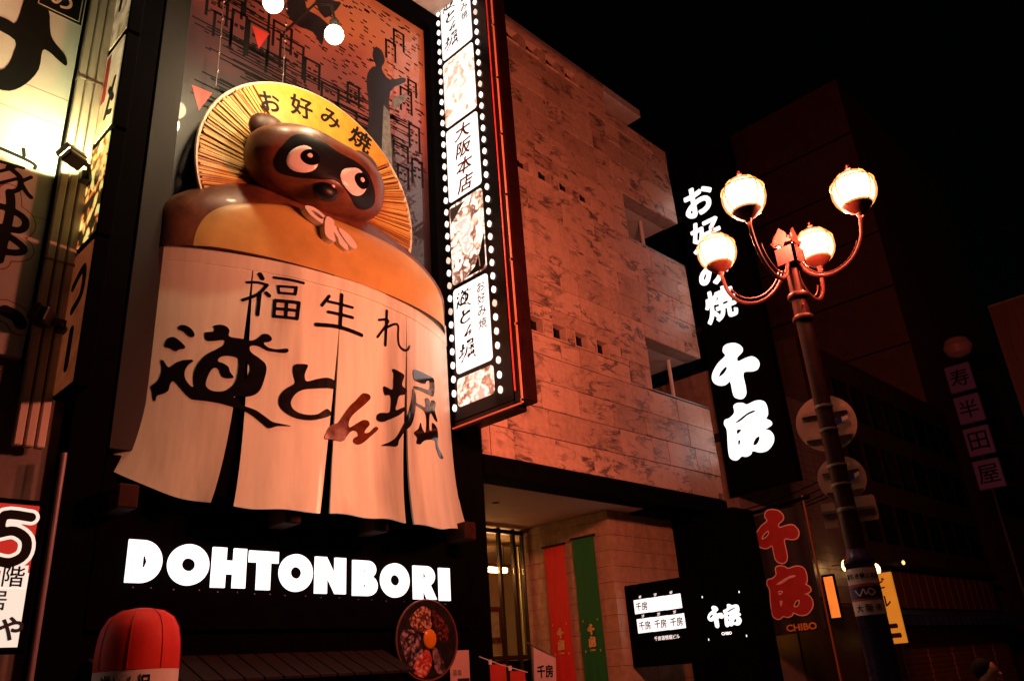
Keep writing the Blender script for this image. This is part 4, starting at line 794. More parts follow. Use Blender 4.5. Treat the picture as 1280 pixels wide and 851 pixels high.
patch('printed_greens', [(.08, .42), (.34, .30), (.42, .05), (.30, -.05), (.12, .12)], food('photo_beef', [(.4, (.02, .006, .006)), (.6, (.20, .035, .03))], 11, 0, 5, 2, True, emit=False), .004)
patch('printed_octopus', [(-.50, .12), (-.2, .12), (-.10, -.10), (-.14, -.34), (-.36, -.34), (-.48, -.10)], food('photo_octopus', [(.38, (.02, .014, .02)), (.5, (.16, .10, .13)), (.62, (.40, .26, .30))], 6, 0, 9, 3, True, emit=False), .004)
patch('printed_meat', [(-.30, -.40), (-.06, -.14), (.06, -.22), (.05, -.38), (-.10, -.52)], food('photo_meat', [(.4, (.35, .03, .025)), (.52, (.55, .10, .08)), (.62, (.7, .5, .42))], 4, 0, 3, 3, emit=False), .005)
patch('printed_sprouts', [(.10, -.12), (.20, -.16), (.34, -.42), (.20, -.48), (.10, -.34)], food('photo_sprouts', [(.42, (.03, .02, .03)), (.6, (.32, .2, .22))], 8, 0, 13, 1, emit=False), .005)
obj('yolk', MB().ell((cx + .045, 9.865, cz + .01), (.125, .03, .14), 20, 10), pm('yolk', (.75, .24, .02), .2, .12, 4, bump=0, coat=.5), RS)
PO = thing('poster', 'small pink paper poster beside the round food picture', 'poster', (8.9, 9.9, 1.75))
obj('sheet', MB().box(8.72, 9.12, 9.905, 9.92, 1.45, 2.12, .004), pm('paper_pink', (.55, .34, .33), .7, .06, 5, bump=.03), PO)
obj('print', text(MB(), '募集', onY(9.905), 0, .002, 8.86, 1.80, h=.09), pm('grey_ink', (.08, .06, .07), .6, .1, 5), PO)
obj('print', MB().box(8.86, 9.10, 9.902, 9.9045, 1.62, 1.72), MATS['navy_ink'], PO)

# ================================================================== marble building
MBD = thing('marble_building', 'marble clad building with rows of small square windows and a recessed entrance', 'building', (13.8, 10, .1))
X0, X1 = 9.74, 17.93
wins = [(11.24 + .735 * i, 11.24 + .735 * i + .47, z, z + .40) for z in (8.14, 12.10, 15.86) for i in range(4)]
notch = [(15.46, 18.2, 7.72, 9.10), (15.36, 18.2, 11.83, 13.20), (15.12, 18.2, 15.66, 16.60)]
opens = wins + notch
def sub(rects, o):
    out = []
    for a, b, c, d in rects:
        if o[0] >= b or o[1] <= a or o[2] >= d or o[3] <= c: out.append((a, b, c, d)); continue
        if c < o[2]: out.append((a, b, c, o[2]))
        if d > o[3]: out.append((a, b, o[3], d))
        lo, hi = max(c, o[2]), min(d, o[3])
        if a < o[0]: out.append((a, o[0], lo, hi))
        if b > o[1]: out.append((o[1], b, lo, hi))
    return out
# backing wall behind the slabs, with the same openings
rects = [(X0, X1 - .03, 5.36, 16.43)]
for o_ in opens: rects = sub(rects, o_)
wb = MB()
for a, b, c, d in rects: wb.box(a, b, 10.06, 10.42, c, d)
obj('wall', wb, CONC, MBD)
rm = random.Random(11); zc = 5.36; row = 0; ch = .5828
while zc < 16.42:
    z1 = min(zc + ch, 16.44); x = X0 - rm.uniform(0, .9); cuts = []
    while x < X1:
        w = rm.choice((1.17, 1.17, 1.17, .62)); cuts.append((max(x, X0), min(x + w, X1))); x += w
    for a, b in cuts:
        if b - a < .02: continue
        rs_ = [(a, b, zc, z1)]
        for o_ in opens: rs_ = sub(rs_, o_)
        for a2, b2, c2, d2 in rs_:
            if b2 - a2 < .03 or d2 - c2 < .03: continue
            pr_ = rm.uniform(0, .012)
            obj('marble_slab', MB().box(a2 + .006, b2 - .006, 9.995 - pr_, 10.055, c2 + .007, d2 - .007, .004), MARBLE, MBD, fix=False)
    zc = z1; row += 1
LEDGE = pm('window_reveal', (.58, .38, .28), .6, .2, 6, bump=.1)
for a, b, c, d in wins:
    pd = 10.15 if c < 9 else 10.13
    f = MB().box(a, a + .025, 9.99, 10.40, c + .026, d - .026).box(b - .025, b, 9.99, 10.40, c + .026, d - .026).box(a, b, 9.99, 10.40, d - .025, d).box(a - .01, b + .01, 9.955, 10.40, c, c + .025)
    w_ = obj('window', f, LEDGE, MBD)
    obj('pane', MB().box(a + .026, b - .026, pd + .02, pd + .04, c + .026, d - .026), GLASSD, w_)
    obj('mullion', MB().box((a + b) / 2 - .05, (a + b) / 2 + .05, pd - .01, pd + .018, c + .03, d - .03), BLACK, w_)
for k, (a, b, c, d) in enumerate(notch):
    bl = obj('balcony', MB().box(a, X1 - .06, 10.06, 11.55, c - .22, c).box(a, X1 - .06, 11.56, 11.7, c, d) .box(a - .15, a - .002, 10.43, 11.7, c - .2, d + .1) if k < 2 else MB().box(a, X1 - .4, 10.06, 11.55, c - .22, c).box(a, X1 - .4, 11.56, 11.7, c, d + .5), CONC, MBD)
    if k < 2:
        obj('soffit', MB().box(a, X1 - .06, 10.06, 11.55, d + .003, d + .2), pm('pale_soffit', (.42, .37, .33), .6, .12, 4), bl)
        xp = 16.97 if k == 1 else 17.31
        obj('post', MB().tube([(xp, 10.6, c), (xp, 10.6, d)], .05, 10), pm('white_post', (.6, .55, .5), .5, .1, 5), bl)
        obj('balcony_door', MB().box(a + .5, a + 1.5, 11.52, 11.555, c, d - .1), GLASSD, bl)
        obj('cap_rail', MB().box(a, X1 - .01, 9.985, 10.30, c + .001, c + .03, .006), pm('rail_metal', (.3, .28, .26), .4, .15, 5, metal=.5), bl)
obj('roof_slab', MB().box(15.14, 16.86, 9.99, 12.2, 16.36, 16.62, .01), MATS['pale_soffit'], MBD)
obj('parapet', MB().box(X0, 15.13, 9.97, 10.42, 16.45, 16.60, .01), CONC, MBD)
obj('lintel', MB().box(X0, 17.95, 9.965, 10.5, 4.99, 5.335, .01), BLACK, MBD)
obj('ceiling', MB().box(X0, 18.55, 10.51, 18.05, 4.99, 5.2), pm('entrance_ceiling', (.56, .40, .32), .7, .06, 2), MBD)
obj('recessed_downlight', MB().lathe([(.001, 4.975), (.07, 4.975), (.085, 4.988)], 20, (11.6, 11.6, 0), caps=False), DARKM, MBD)
# right wall of the entrance and the pier, coursed stone blocks
obj('entrance_wall', MB().box(14.45, 14.8, 11.02, 13.56, .1, 4.985).box(14.8, 16.95, 11.02, 11.4, .1, 4.985), CONC, MBD)
def blocks(rng, lo, hi, z0, z1, mk):
    z = z0; r_ = 0
    while z < z1 - .02:
        h = min(.335, z1 - z); x = lo - (.3 if r_ % 2 else 0)
        while x < hi - .01:
            a, b = max(x, lo), min(x + .60, hi)
            if b - a > .03: obj('stone_block', mk(a + .003, b - .003, z + .003, z + h - .003, rng.uniform(0, .006)), STONE, MBD, fix=False)
            x += .60
        z += h; r_ += 1
blocks(rm, 11.0, 13.55, .1, 4.98, lambda a, b, c, d, p: MB().box(14.40 - p, 14.445, a, b, c, d, .003))
blocks(rm, 14.40, 16.93, .1, 4.98, lambda a, b, c, d, p: MB().box(a, b, 10.965 - p, 11.015, c, d, .003))
# glazed front at the back of the entrance, lit room behind
gf = thing('entrance_glazing', 'dark framed glass front glowing warm at the back of the marble entrance', 'glass front', (12, 13.6, .1))
BRZ = pm('bronze_frame', (.03, .02, .015), .35, .2, 6, metal=.5)
for x in (9.8, 10.6, 11.5, 12.4, 13.1, 13.62, 14.10, 14.42): obj('mullion', MB().box(x - .04, x + .04, 13.56, 13.66, .1, 4.98, .006), BRZ, gf)
for z in (4.90, 2.12, .2): obj('rail', MB().box(9.76, 14.44, 13.575, 13.65, z - .05, z + .05), BRZ, gf)
def glass():
    m, t, b = _base('clear_pane'); b.inputs['Base Color'].default_value = (.9, .95, .92, 1); b.inputs['Roughness'].default_value = .02
    tr = t.nodes.new('ShaderNodeBsdfTransparent'); tr.inputs[0].default_value = (.82, .80, .74, 1); mx = t.nodes.new('ShaderNodeMixShader'); gl = t.nodes.new('ShaderNodeBsdfGlossy'); gl.inputs['Roughness'].default_value = .03
    mx.inputs[0].default_value = .08; t.links.new(tr.outputs[0], mx.inputs[1]); t.links.new(gl.outputs[0], mx.inputs[2]); t.links.new(mx.outputs[0], t.nodes['Material Output'].inputs[0])
    return m
GLASS = glass()
for a, b in zip((9.8, 10.6, 11.5, 12.4, 13.1, 13.62, 14.10), (10.6, 11.5, 12.4, 13.1, 13.62, 14.10, 14.42)):
    obj('glass_pane', MB().box(a + .045, b - .045, 13.60, 13.612, 2.18, 4.84), GLASS, gf)
    obj('lower_panel', MB().box(a + .045, b - .045, 13.59, 13.62, .26, 2.06), BLACK, gf)
o = obj('entrance_floor', MB().box(9.75, 18.5, 10.0, 17.9, .101, .13), pm('floor_stone', (.48, .42, .36), .4, .12, 3)); o['kind'] = 'structure'
obj('room_wall', MB().box(9.76, 18.5, 17.9, 18.0, .14, 4.98), pm('room_wall', (.45, .36, .24), .7, .1, 4), MBD)
obj('room_wall', MB().box(18.45, 18.55, 13.1, 17.89, .14, 4.98), MATS['room_wall'], MBD)
def room_lamp(label, x):
    cl = thing('ceiling_lamp', label, 'lamp', (x, 15.3, 4.5), 'strip lamps in the entrance room')
    obj('tube', MB().box(x - .5, x + .5, 15.20, 15.36, 4.25, 4.36, .02), em('warm_tube', (1, .50, .17), 85), cl)
    obj('housing', MB().box(x - .6, x + .6, 15.18, 15.38, 4.365, 4.45, .01), DARKM, cl)
    for q in (-.45, .45): obj('hanger', MB().tube([(x + q, 15.28, 4.45), (x + q, 15.28, 4.985)], .01, 6), DARKM, cl)
room_lamp('warm strip lamp glowing behind the entrance glass', 15.0)
room_lamp('added strip lamp deep in the entrance room, unseen behind the film strip sign', 12.2)  # unseen lamp added to brighten the entrance wall
ct = thing('curtain', 'pale yellow-green curtain hanging behind the entrance glass', 'curtain', (15.6, 14.6, .2))
cm = MB(); W = 24
cm.add([(15.30 + .55 * i / W, 14.6 + .05 * math.sin(i * 1.5), z) for z in (.2, 4.8) for i in range(W + 1)], [(i, i + 1, W + 2 + i, W + 1 + i) for i in range(W)], True)
obj('cloth', cm, pm('curtain_cloth', (.50, .50, .22), .8, .15, 5), ct); obj('rod', MB().tube([(15.2, 14.6, 4.82), (15.95, 14.6, 4.82)], .02, 8), DARKM, ct)
pf = thing('framed_picture', 'dark framed picture on the wall behind the entrance glass', 'picture', (17.5, 17.85, 3.2))
obj('frame', MB().box(17.0, 17.75, 17.8, 17.89, 2.7, 3.7, .02), BRZ, pf); obj('print', MB().box(17.12, 17.63, 17.79, 17.799, 2.85, 3.55), food('picture_print', [(.3, (.3, .3, .35)), (.6, (.6, .5, .4)), (.7, (.5, .3, .2))], 2, 0, 4, emit=False), pf)

# long cloth banners on the entrance wall
def crest(parent, f, cx, cz, h, mat, d, words=True, side=False):
    """the two brush characters with four corner ticks"""
    for i, k in enumerate(('sen', 'bo')):
        g = G[k]; a = np.array([q for pp in g['P'] for q in pp]); lo, hi = a.min(0), a.max(0); s_ = h * .40 / (hi[1] - lo[1])
        px, pz = (cx + (-.23 if i == 0 else .23) * h * 1.0, cz) if side else (cx, cz + (h * .22 if i == 0 else -h * .22))
        if side: s_ *= 1.3
        obj('character', glyph(MB(), g, f, d, d + .002, 44, move=(px - (lo[0] + hi[0]) / 2 * s_, pz - (lo[1] + hi[1]) / 2 * s_), scale=(s_, s_)), mat, parent)
    if words: obj('lettering', text(MB(), 'CHIBO', f, d, d + .002, cx, cz - h * (.40 if side else .52), h=h * .07, bold=.03), mat, parent)
    wv, wh = (.52, .5) if side else (.36, .55)
    for sx in (-1, 1):
        for sz in (-1, 1): obj('tick', MB().prism([(cx + sx * h * wv - .012, cz + sz * h * wh - .022), (cx + sx * h * wv + .012, cz + sz * h * wh - .022), (cx + sx * h * wv + .012, cz + sz * h * wh + .022), (cx + sx * h * wv - .012, cz + sz * h * wh + .022)], [], f, d, d + .002), mat, parent)
def long_banner(name, label, ya, yb, col, mname, zt):
    t = thing(name, label, 'banner', (14.3, (ya + yb) / 2, .5), 'long banners on the entrance wall')
    mb = MB(); n = 14
    for d in (0, .006): mb.add([(14.345 + d + .004 * math.sin(i * 1.1) , ya + (yb - ya) * i / n, z) for z in (.4, zt) for i in range(n + 1)], [(i, i + 1, n + 2 + i, n + 1 + i) for i in range(n)], True)
    c = obj('cloth', mb, pm(mname, col, .65, .12, 3, bump=.1, stretch=(1, 4, .3)), t)
    obj('rod', MB().tube([(14.34, ya - .05, zt + .03), (14.34, yb + .05, zt + .03)], .025, 8), DARKM, t)
    crest(c, onX(14.325), -(ya + yb) / 2, 2.42, .56, pm('banner_gold', (.75, .52, .20), .5, .1, 5), .002)
long_banner('red_banner', 'long red hanging banner with gold characters inside the entrance', 12.25, 12.86, (.68, .03, .025), 'banner_red', 4.42)
long_banner('green_banner', 'long green hanging banner with gold characters inside the entrance', 11.36, 11.98, (.010, .17, .035), 'banner_green', 4.47)

# black sign box with small lit panels on the pier
GS = thing('floor_guide_sign', 'black sign box with two rows of small lit white panels on the stone pier', 'sign', (14.8, 10.3, 1.7))
obj('box', MB().box(14.70, 14.95, 9.22, 10.955, 1.72, 3.36, .02), BLACK, GS)
fg_ = onX(14.70)
for r_ in range(2):
    for c_ in range(3):
        a = -10.73 + c_ * .395 + r_ * .02; z = 2.76 - r_ * .385
        p = obj('lit_panel', MB().prism([(a, z), (a + .388, z + .005), (a + .388, z + .285), (a, z + .28)], [], fg_, .001, .012), em('guide_white', (1, .97, .95), 1.2), GS)
        if r_ == 1 or c_ == 0:
            obj('character', text(MB(), '千房', fg_, 0, .0145, a + .19, z + .14, w=.30, h=.17, bold=.02), INK, p)
        obj('number', text(MB(), '123456'[c_ + 3 * (1 - r_)] + 'F', fg_, 0, .004, a + .17, z + .33, h=.055, bold=.02), em('dim_white', (1, .97, .95), .8), GS)
obj('lettering', text(MB(), '千房道頓堀ビル', fg_, 0, .004, -10.02, 2.24, w=.62, bold=.012), MATS['dim_white'], GS)

# black wall with the lit crest beyond the pier
BW_ = thing('black_sign_wall', 'tall black panel with two glowing white characters right of the stone pier', 'sign', (17.4, 10, .1))
obj('panel', MB().box(16.98, 17.92, 9.30, 13, .1, 4.98, .01), BLACK, BW_)
crest(BW_, onX(16.98), -9.98, 2.66, .92, em('crest_white', (1, .97, .95), 1.3), .002, True, True)
obj('strip_light', MB().box(15.2, 16.9, 10.2, 10.9, 4.93, 4.985), BLACK, BW_)

# big black blade sign
BS = thing('blade_sign', 'tall black blade sign with huge glowing white brush characters', 'sign', (18.3, 9.1, 5.5))
obj('box', MB().box(18.20, 18.55, 8.20, 9.98, 5.55, 15.4, .01), BLACK, BS)
for z in (7, 10, 13.5): obj('bracket', MB().box(18.3, 18.4, 9.99, 10.6, z, z + .15), DARKM, BS)
fbs = onX(18.20); LW = em('blade_white', (1, .98, .97), 1.35)
for k in ('sen', 'bo'): obj('character', glyph(MB(), G[k], fbs, .002, .05, 84), LW, BS)
for ch_, yy, zz in (('お', -9.36, 13.78), ('好', -9.33, 12.66), ('み', -9.31, 11.56), ('焼', -9.28, 10.50)):
    obj('character', text(MB(), ch_, fbs, .002, .03, yy, zz, h=.95, w=.92, bold=.03 if ch_ in 'おみ' else .024), LW, BS)

# dark cloth banner on a timber frame
CB = thing('hanging_banner', 'dark cloth banner with red outlined characters and CHIBO in orange', 'banner', (18.2, 8.9, 0))
mb = MB(); n = 20
mb.add([(18.20 + .02 * math.sin(i * .9) + .012, 9.64 - 1.41 * i / n, z0_ - .09 * i / n + .16 * i / n) for z0_ in (2.16, 4.88) for i in range(n + 1)], [(i, i + 1, n + 2 + i, n + 1 + i) for i in range(n)], True)
cb = obj('cloth', mb, pm('banner_black', (.008, .007, .008), .75, .3, 4, bump=.2), CB)
obj('post', MB().box(18.16, 18.28, 9.70, 9.82, .1, 5.0, .01), pm('post_wood', (.20, .07, .03), .6, .3, 6, stretch=(1, 1, .1)), CB)
obj('post', MB().box(18.20, 18.25, 8.14, 8.18, .1, 5.15, .008), MATS['post_wood'], CB)
obj('rail', MB().tube([(18.22, 9.95, 4.94), (18.22, 8.0, 5.08)], .045, 8), BLACK, CB)
fcb = onX(18.165)
for k in ('sen', 'bo'):
    g = G[k]; s_ = .80; mv = (-8.93 + 9.19 * s_, 3.74 - 7.82 * s_)
    obj('character_outline', glyph(MB(), g, fcb, .0, .002, 80, grow=.035, move=mv, scale=(s_, s_)), pm('banner_pink', (.75, .52, .50), .6, .1, 5), cb)
    obj('character', glyph(MB(), g, fcb, .0025, .0045, 80, grow=.004, move=mv, scale=(s_, s_)), pm('banner_crimson', (.34, .022, .02), .6, .15, 5), cb)
obj('lettering', text(MB(), 'CHIBO', fcb, 0, .0045, -8.78, 2.31, h=.15, w=.72, bold=.03), pm('banner_orange', (.62, .26, .04), .5, .1, 5), cb)
for k, (a, b) in enumerate(((5.10, 5.62), (4.98, 5.42), (4.86, 5.26), (4.80, 5.16))):
    tag(obj('overhead_cable', MB().tube([(18.35, 10.2 - 3.3 * t, a + (b - a) * t - .12 * math.sin(math.pi * t)) for t in np.linspace(0, 1, 12)], .014, 5), BLACK), ('topmost', 'second highest', 'third highest', 'lowest')[k] + ' of the black overhead cables strung above the dark cloth banner', 'cable', 'cables above the dark banner')

# small flags across the bottom of the entrance
sf = thing('flag_string', 'string of small red flags at the foot of the entrance', 'flags', (9.5, 9.5, 1.9))
obj('cord', MB().tube([(8.95, 9.5, 2.0), (9.4, 9.5, 1.87), (9.98, 9.5, 1.74)], .008, 5), pm('cord_white', (.6, .55, .5), .6, .1, 5), sf)
for i in range(2):
    a = 9.16 + i * .42; fl2 = obj('flag', MB().box(a, a + .34, 9.497, 9.503, 1.30, 1.88 - .11 * i), pm('flag_red', (.42, .03, .02), .7, .15, 4), sf)
    obj('clip', MB().box(a - .03, a + .03, 9.48, 9.495, 1.88 - .1 * i, 1.95 - .1 * i), MATS['cord_white'], sf)
    if i == 1: obj('flag_patch', MB().box(a + .05, a + .36, 9.490, 9.4965, 1.30, 1.62), pm('flag_orange', (.75, .22, .03), .6, .15, 4), fl2)
wf = thing('white_flag', 'small pale flag with two black characters in front of the entrance', 'flag', (10.4, 9.5, 1.2))
v = [(10.16, 9.5, 2.10), (10.67, 9.5, 1.93), (10.62, 9.5, 1.32), (10.11, 9.5, 1.46)]
wc = obj('cloth', MB().add(v + [(a, b + .005, c) for a, b, c in v], [(0, 1, 2, 3), (7, 6, 5, 4), (0, 4, 5, 1), (1, 5, 6, 2), (2, 6, 7, 3), (3, 7, 4, 0)]), pm('flag_cloth', (.48, .36, .38), .7, .1, 4), wf)
obj('lettering', text(MB(), '千房', onY(9.5), 0, .003, 10.39, 1.74, w=.38, bold=.03), INK, wc)
obj('pole', MB().tube([(10.02, 9.52, 2.19), (10.72, 9.52, 1.92)], .012, 6), GREYM, wf)
obj('pole', MB().tube([(10.14, 9.53, 2.15), (10.14, 9.53, .1)], .014, 6), GREYM, wf)

# ================================================================== further along the street
LT = thing('low_tiled_building', 'low building with a mauve tiled wall behind the dark cloth banner', 'building', (21.5, 10, .1))
obj('wall', MB().box(18.62, 24.5, 10.06, 18, .1, 9.0), CONC, LT)
TL = pm('mauve_tile', (.20, .15, .155), .35, .22, 4, bump=.1)
tp = obj('wall_tile', MB().box(.004, .376, 0, .05, .004, .226, .003), TL, LT, fix=False); n = 0; ft = True
for j in range(26):
    for i in range(11):
        x = 20.42 + i * .38; z = 9.0 - .23 * (j + 1)
        o = tp if ft else share(tp, 'wall_tile', LT); ft = False
        o.location = (x, 10.0 - random.uniform(0, .004), z)
obj('wall_facing', MB().box(18.64, 20.4, 10.0, 10.055, .1, 8.99), TL, LT)
obj('shop_shutter', MB().box(20.42, 24.45, 9.97, 10.055, .1, 2.95), WOOD, LT)
ls = thing('orange_light_box', 'narrow glowing orange light box beside the dark cloth banner', 'sign', (22.0, 9.6, 2.6))
obj('box', MB().box(22.0, 22.06, 9.44, 9.80, 2.55, 3.70, .01), BLACK, ls); obj('face', MB().box(21.985, 21.998, 9.49, 9.74, 2.6, 3.64), em('orange_face', (1, .22, .03), .9, var=.3), ls)
obj('bracket', MB().box(22.02, 22.04, 9.801, 9.96, 3.1, 3.15), DARKM, ls)
ys = thing('yellow_sign', 'yellow upright signboard with black characters behind the lamp post', 'sign', (22, 8.5, 0))
obj('board', MB().box(22.0, 22.1, 7.98, 9.05, 1.85, 3.55, .01), em('yellow_board', (.95, .36, .03), .42, var=.15), ys)
obj('leg', MB().box(22.03, 22.07, 8.1, 8.15, .1, 1.85), DARKM, ys); obj('leg', MB().box(22.03, 22.07, 8.88, 8.93, .1, 1.85), DARKM, ys)
fy = onX(22.0)
for ch_, zz in (('ビ', 3.30), ('ル', 2.86), ('ニ', 2.15)): obj('character', text(MB(), ch_, fy, 0, .004, -8.28, zz, h=.26 if ch_ != 'ニ' else .34, bold=.02 if ch_ != 'ニ' else .08), pm('brown_ink', (.03, .012, .008), .5, .1, 5), ys)
obj('character', text(MB(), 'ア', fy, 0, .004, -8.85, 3.28, h=.24, bold=.02), MATS['brown_ink'], ys)
# dark long building with awning and shutters
DB = thing('dark_shop_row', 'dark shop row with a blue awning and brown shutters at lower right', 'building', (30, 10, .1))
obj('wall', MB().box(24.52, 38.6, 10.1, 20, .1, 11.5), pm('brown_wall', (.045, .024, .018), .7, .3, 3, bump=.2), DB)
obj('cornice', MB().box(24.55, 38.5, 9.75, 10.09, 4.15, 4.32, .02), MATS['bracket_wood'], DB)
for i in range(18): obj('upper_panel', MB().box(24.6 + i * .77, 25.3 + i * .77, 10.02, 10.09, 2.95, 4.1, .01), pm('panel_brown', (.17, .06, .03), .5, .3, 3, stretch=(1, 1, .2)), DB)
for r_ in range(3):
    for i in range(9):
        x = 25.2 + i * 1.5; z = 5.0 + r_ * 2.1
        w_ = obj('window', MB().box(x, x + 1.0, 10.03, 10.09, z, z + 1.3, .01), BLACK, DB); obj('pane', MB().box(x + .08, x + .92, 10.015, 10.028, z + .08, z + 1.22), GLASSD, w_)
aw = obj('awning', MB().add([(24.6, 10.05, 2.9), (38.5, 10.05, 2.9), (38.5, 9.1, 2.66), (24.6, 9.1, 2.66), (24.6, 10.05, 2.86), (38.5, 10.05, 2.86), (38.5, 9.1, 2.62), (24.6, 9.1, 2.62)], [(0, 1, 2, 3), (7, 6, 5, 4), (2, 6, 7, 3), (0, 4, 5, 1), (0, 3, 7, 4), (1, 5, 6, 2)]), pm('awning_blue', (.03, .05, .17), .6, .3, 4), DB)
vm = MB(); nn = 120
vm.add([(24.6 + 13.9 * i / nn, 9.09 + .02 * math.sin(i * 1.3), z if z > 2.4 else z - .03 * abs(math.sin(i * .4))) for z in (2.36, 2.64) for i in range(nn + 1)], [(i, i + 1, nn + 2 + i, nn + 1 + i) for i in range(nn)], True)
obj('valance', vm, MATS['awning_blue'], aw)
for s_ in range(6):
    for j in range(14):
        x = 24.7 + s_ * 2.3
        obj('shutter_slat', MB().box(x, x + 2.15, 10.03 - .02 * (j % 2), 10.085, .2 + j * .155, .2 + j * .155 + .145, .006), pm('shutter_brown', (.34, .13, .07), .5, .25, 3, metal=.2), DB, fix=False)
def wall_lamp(label, loc, r_=.09, s_=6):
    t = thing('wall_lamp', label, 'lamp', loc, 'small lamps along the shop row')
    obj('globe', MB().ell(loc, (r_, r_, r_ * 1.4), 14, 8), em('small_lamp%g' % s_, (1, .55, .18), s_), t); obj('bracket', MB().tube([loc, (loc[0], loc[1] + .2, loc[2] + .05), (loc[0], 10.0, loc[2] + .05)], .015, 6), DARKM, t)
wall_lamp('oval glowing wall lamp over the blue awning', (25.7, 9.7, 4.0), .12, 9)
wall_lamp('small warm lamp just above the yellow signboard', (23.3, 9.6, 3.98), .12, 7)
wall_lamp('tiny lamp right of the oval wall lamp', (27.8, 9.6, 4.28), .05, 2)
wall_lamp('tiny lamp beside the lamp post under the yellow signboard', (24.55, 9.5, 2.02), .05, 4)
# tall dark block behind
TB = thing('tall_dark_tower', 'tall dark building whose bare side wall rises behind the street lamp', 'building', (43, 14, .1))
obj('wall', MB().box(38.7, 56, 10.6, 22, .1, 30.6), pm('tower_wall', (.14, .06, .055), .75, .2, 1.5, bump=.1), TB)
for r_ in range(8): obj('panel_joint', MB().box(38.66, 38.695, 10.6, 22, 6 + r_ * 3, 6.06 + r_ * 3), BLACK, TB)
# timber house at the bend with a lantern blade sign
TH = thing('timber_house', 'brown timber house at the right edge beyond the shop row', 'building', (39, 6, 0))
obj('wall', MB().box(36.05, 48, 2.0, 6.6, 0, 14.6), CONC, TH)
for i in range(11): obj('wall_board', MB().box(36.0, 36.045, 2.0 + i * .418, 2.405 + i * .418, .0, 14.5, .008), pm('timber_red', (.14, .03, .012), .6, .4, 2, bump=.3, stretch=(1, 1, .1)), TH)
VS = thing('square_panel_sign', 'dim vertical sign of four square panels with dark characters', 'sign', (35.5, 8.5, 7.4))
obj('mast', MB().box(35.6, 35.7, 8.28, 8.36, 0, 13.6), DARKM, VS)
for q, ch_ in enumerate(('寿', '半', '田', '屋')):
    z = 11.25 - q * 1.33
    p = obj('panel', MB().box(35.42, 35.6, 7.78, 8.72, z, z + 1.12, .02), em('dim_mauve', (.18, .05, .10), .035), VS)
    obj('character', text(MB(), ch_, onX(35.42), 0, .006, -8.25, z + .56, h=.72, bold=.006), INK, p)
tg = tag(obj('paper_lantern', MB().lathe([(.15, -.42), (.42, -.3), (.55, 0), (.42, .3), (.15, .42)], 18, (35.5, 8.0, 13.1)), em('lantern_dim', (.4, .10, .08), .02)), 'dim round lantern on top of the square panel sign', 'lantern')

# ================================================================== street lamp
LX_, LY_ = 8.42, 3.33
SL = thing('street_lamp', 'street lamp with four glowing globes on curved arms', 'street lamp', (LX_, LY_, 0))
POST = pm('post_paint', (.075, .016, .009), .42, .25, 6, metal=.15, bump=.05, spec=.35)
POSTB = pm('post_blue_spill', (.028, .022, .07), .28, .25, 6, metal=.4, bump=.05)  # blue neon spill on the lower post, put into its colour
cc = (LX_, LY_, 0)
POSTD = pm('post_shaded', (.022, .007, .006), .42, .25, 6, metal=.15, bump=.05, spec=.35)  # post paint darkened for shade; arms near the globes keep the lighter copy
obj('post', MB().lathe([(.098, 2.5), (.092, 3.6), (.086, 5.15)], 24, cc), POSTD, SL)
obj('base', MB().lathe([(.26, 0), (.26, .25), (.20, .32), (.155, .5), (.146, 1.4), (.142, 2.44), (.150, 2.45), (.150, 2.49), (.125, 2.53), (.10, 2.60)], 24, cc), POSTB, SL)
for z in (5.16, 5.44): obj('collar', MB().lathe([(.085, z - .03), (.115, z - .02), (.119, z), (.115, z + .02), (.078, z + .05)], 24, cc, caps=False), POST, SL)
obj('neck', MB().lathe([(.088, 5.18), (.082, 5.42), (.078, 5.46), (.066, 6.12), (.075, 6.14), (.06, 6.2), (.02, 6.25)], 20, cc), POST, SL)
for z in (5.3,): obj('bolt', MB().ell((LX_ - .07, LY_ - .065, z), (.012, .012, .012), 8, 6), GREYM, SL)
def glowing_glass(name, col, strength, mix):
    """opal glass: glows itself and lets the lamp inside through"""
    m, t, b = _base(name); L = t.links.new
    tr = t.nodes.new('ShaderNodeBsdfTransparent'); e = t.nodes.new('ShaderNodeEmission'); e.inputs[0].default_value = (*col, 1); e.inputs[1].default_value = strength
    mx = t.nodes.new('ShaderNodeMixShader'); mx.inputs[0].default_value = mix
    L(tr.outputs[0], mx.inputs[1]); L(e.outputs[0], mx.inputs[2]); L(mx.outputs[0], t.nodes['Material Output'].inputs[0])
    return m
GL = glowing_glass('lamp_globe', (1, .33, .09), 2.2, .45); CORE = glowing_glass('lamp_core', (1, .62, .30), 9.0, .5)
leaf = [(0, 0), (.03, .06), (.09, .05), (.12, .10), (.085, .12), (.055, .10), (.06, .17), (.0, .26), (-.06, .17), (-.055, .10), (-.085, .12), (-.12, .10), (-.09, .05), (-.03, .06)]
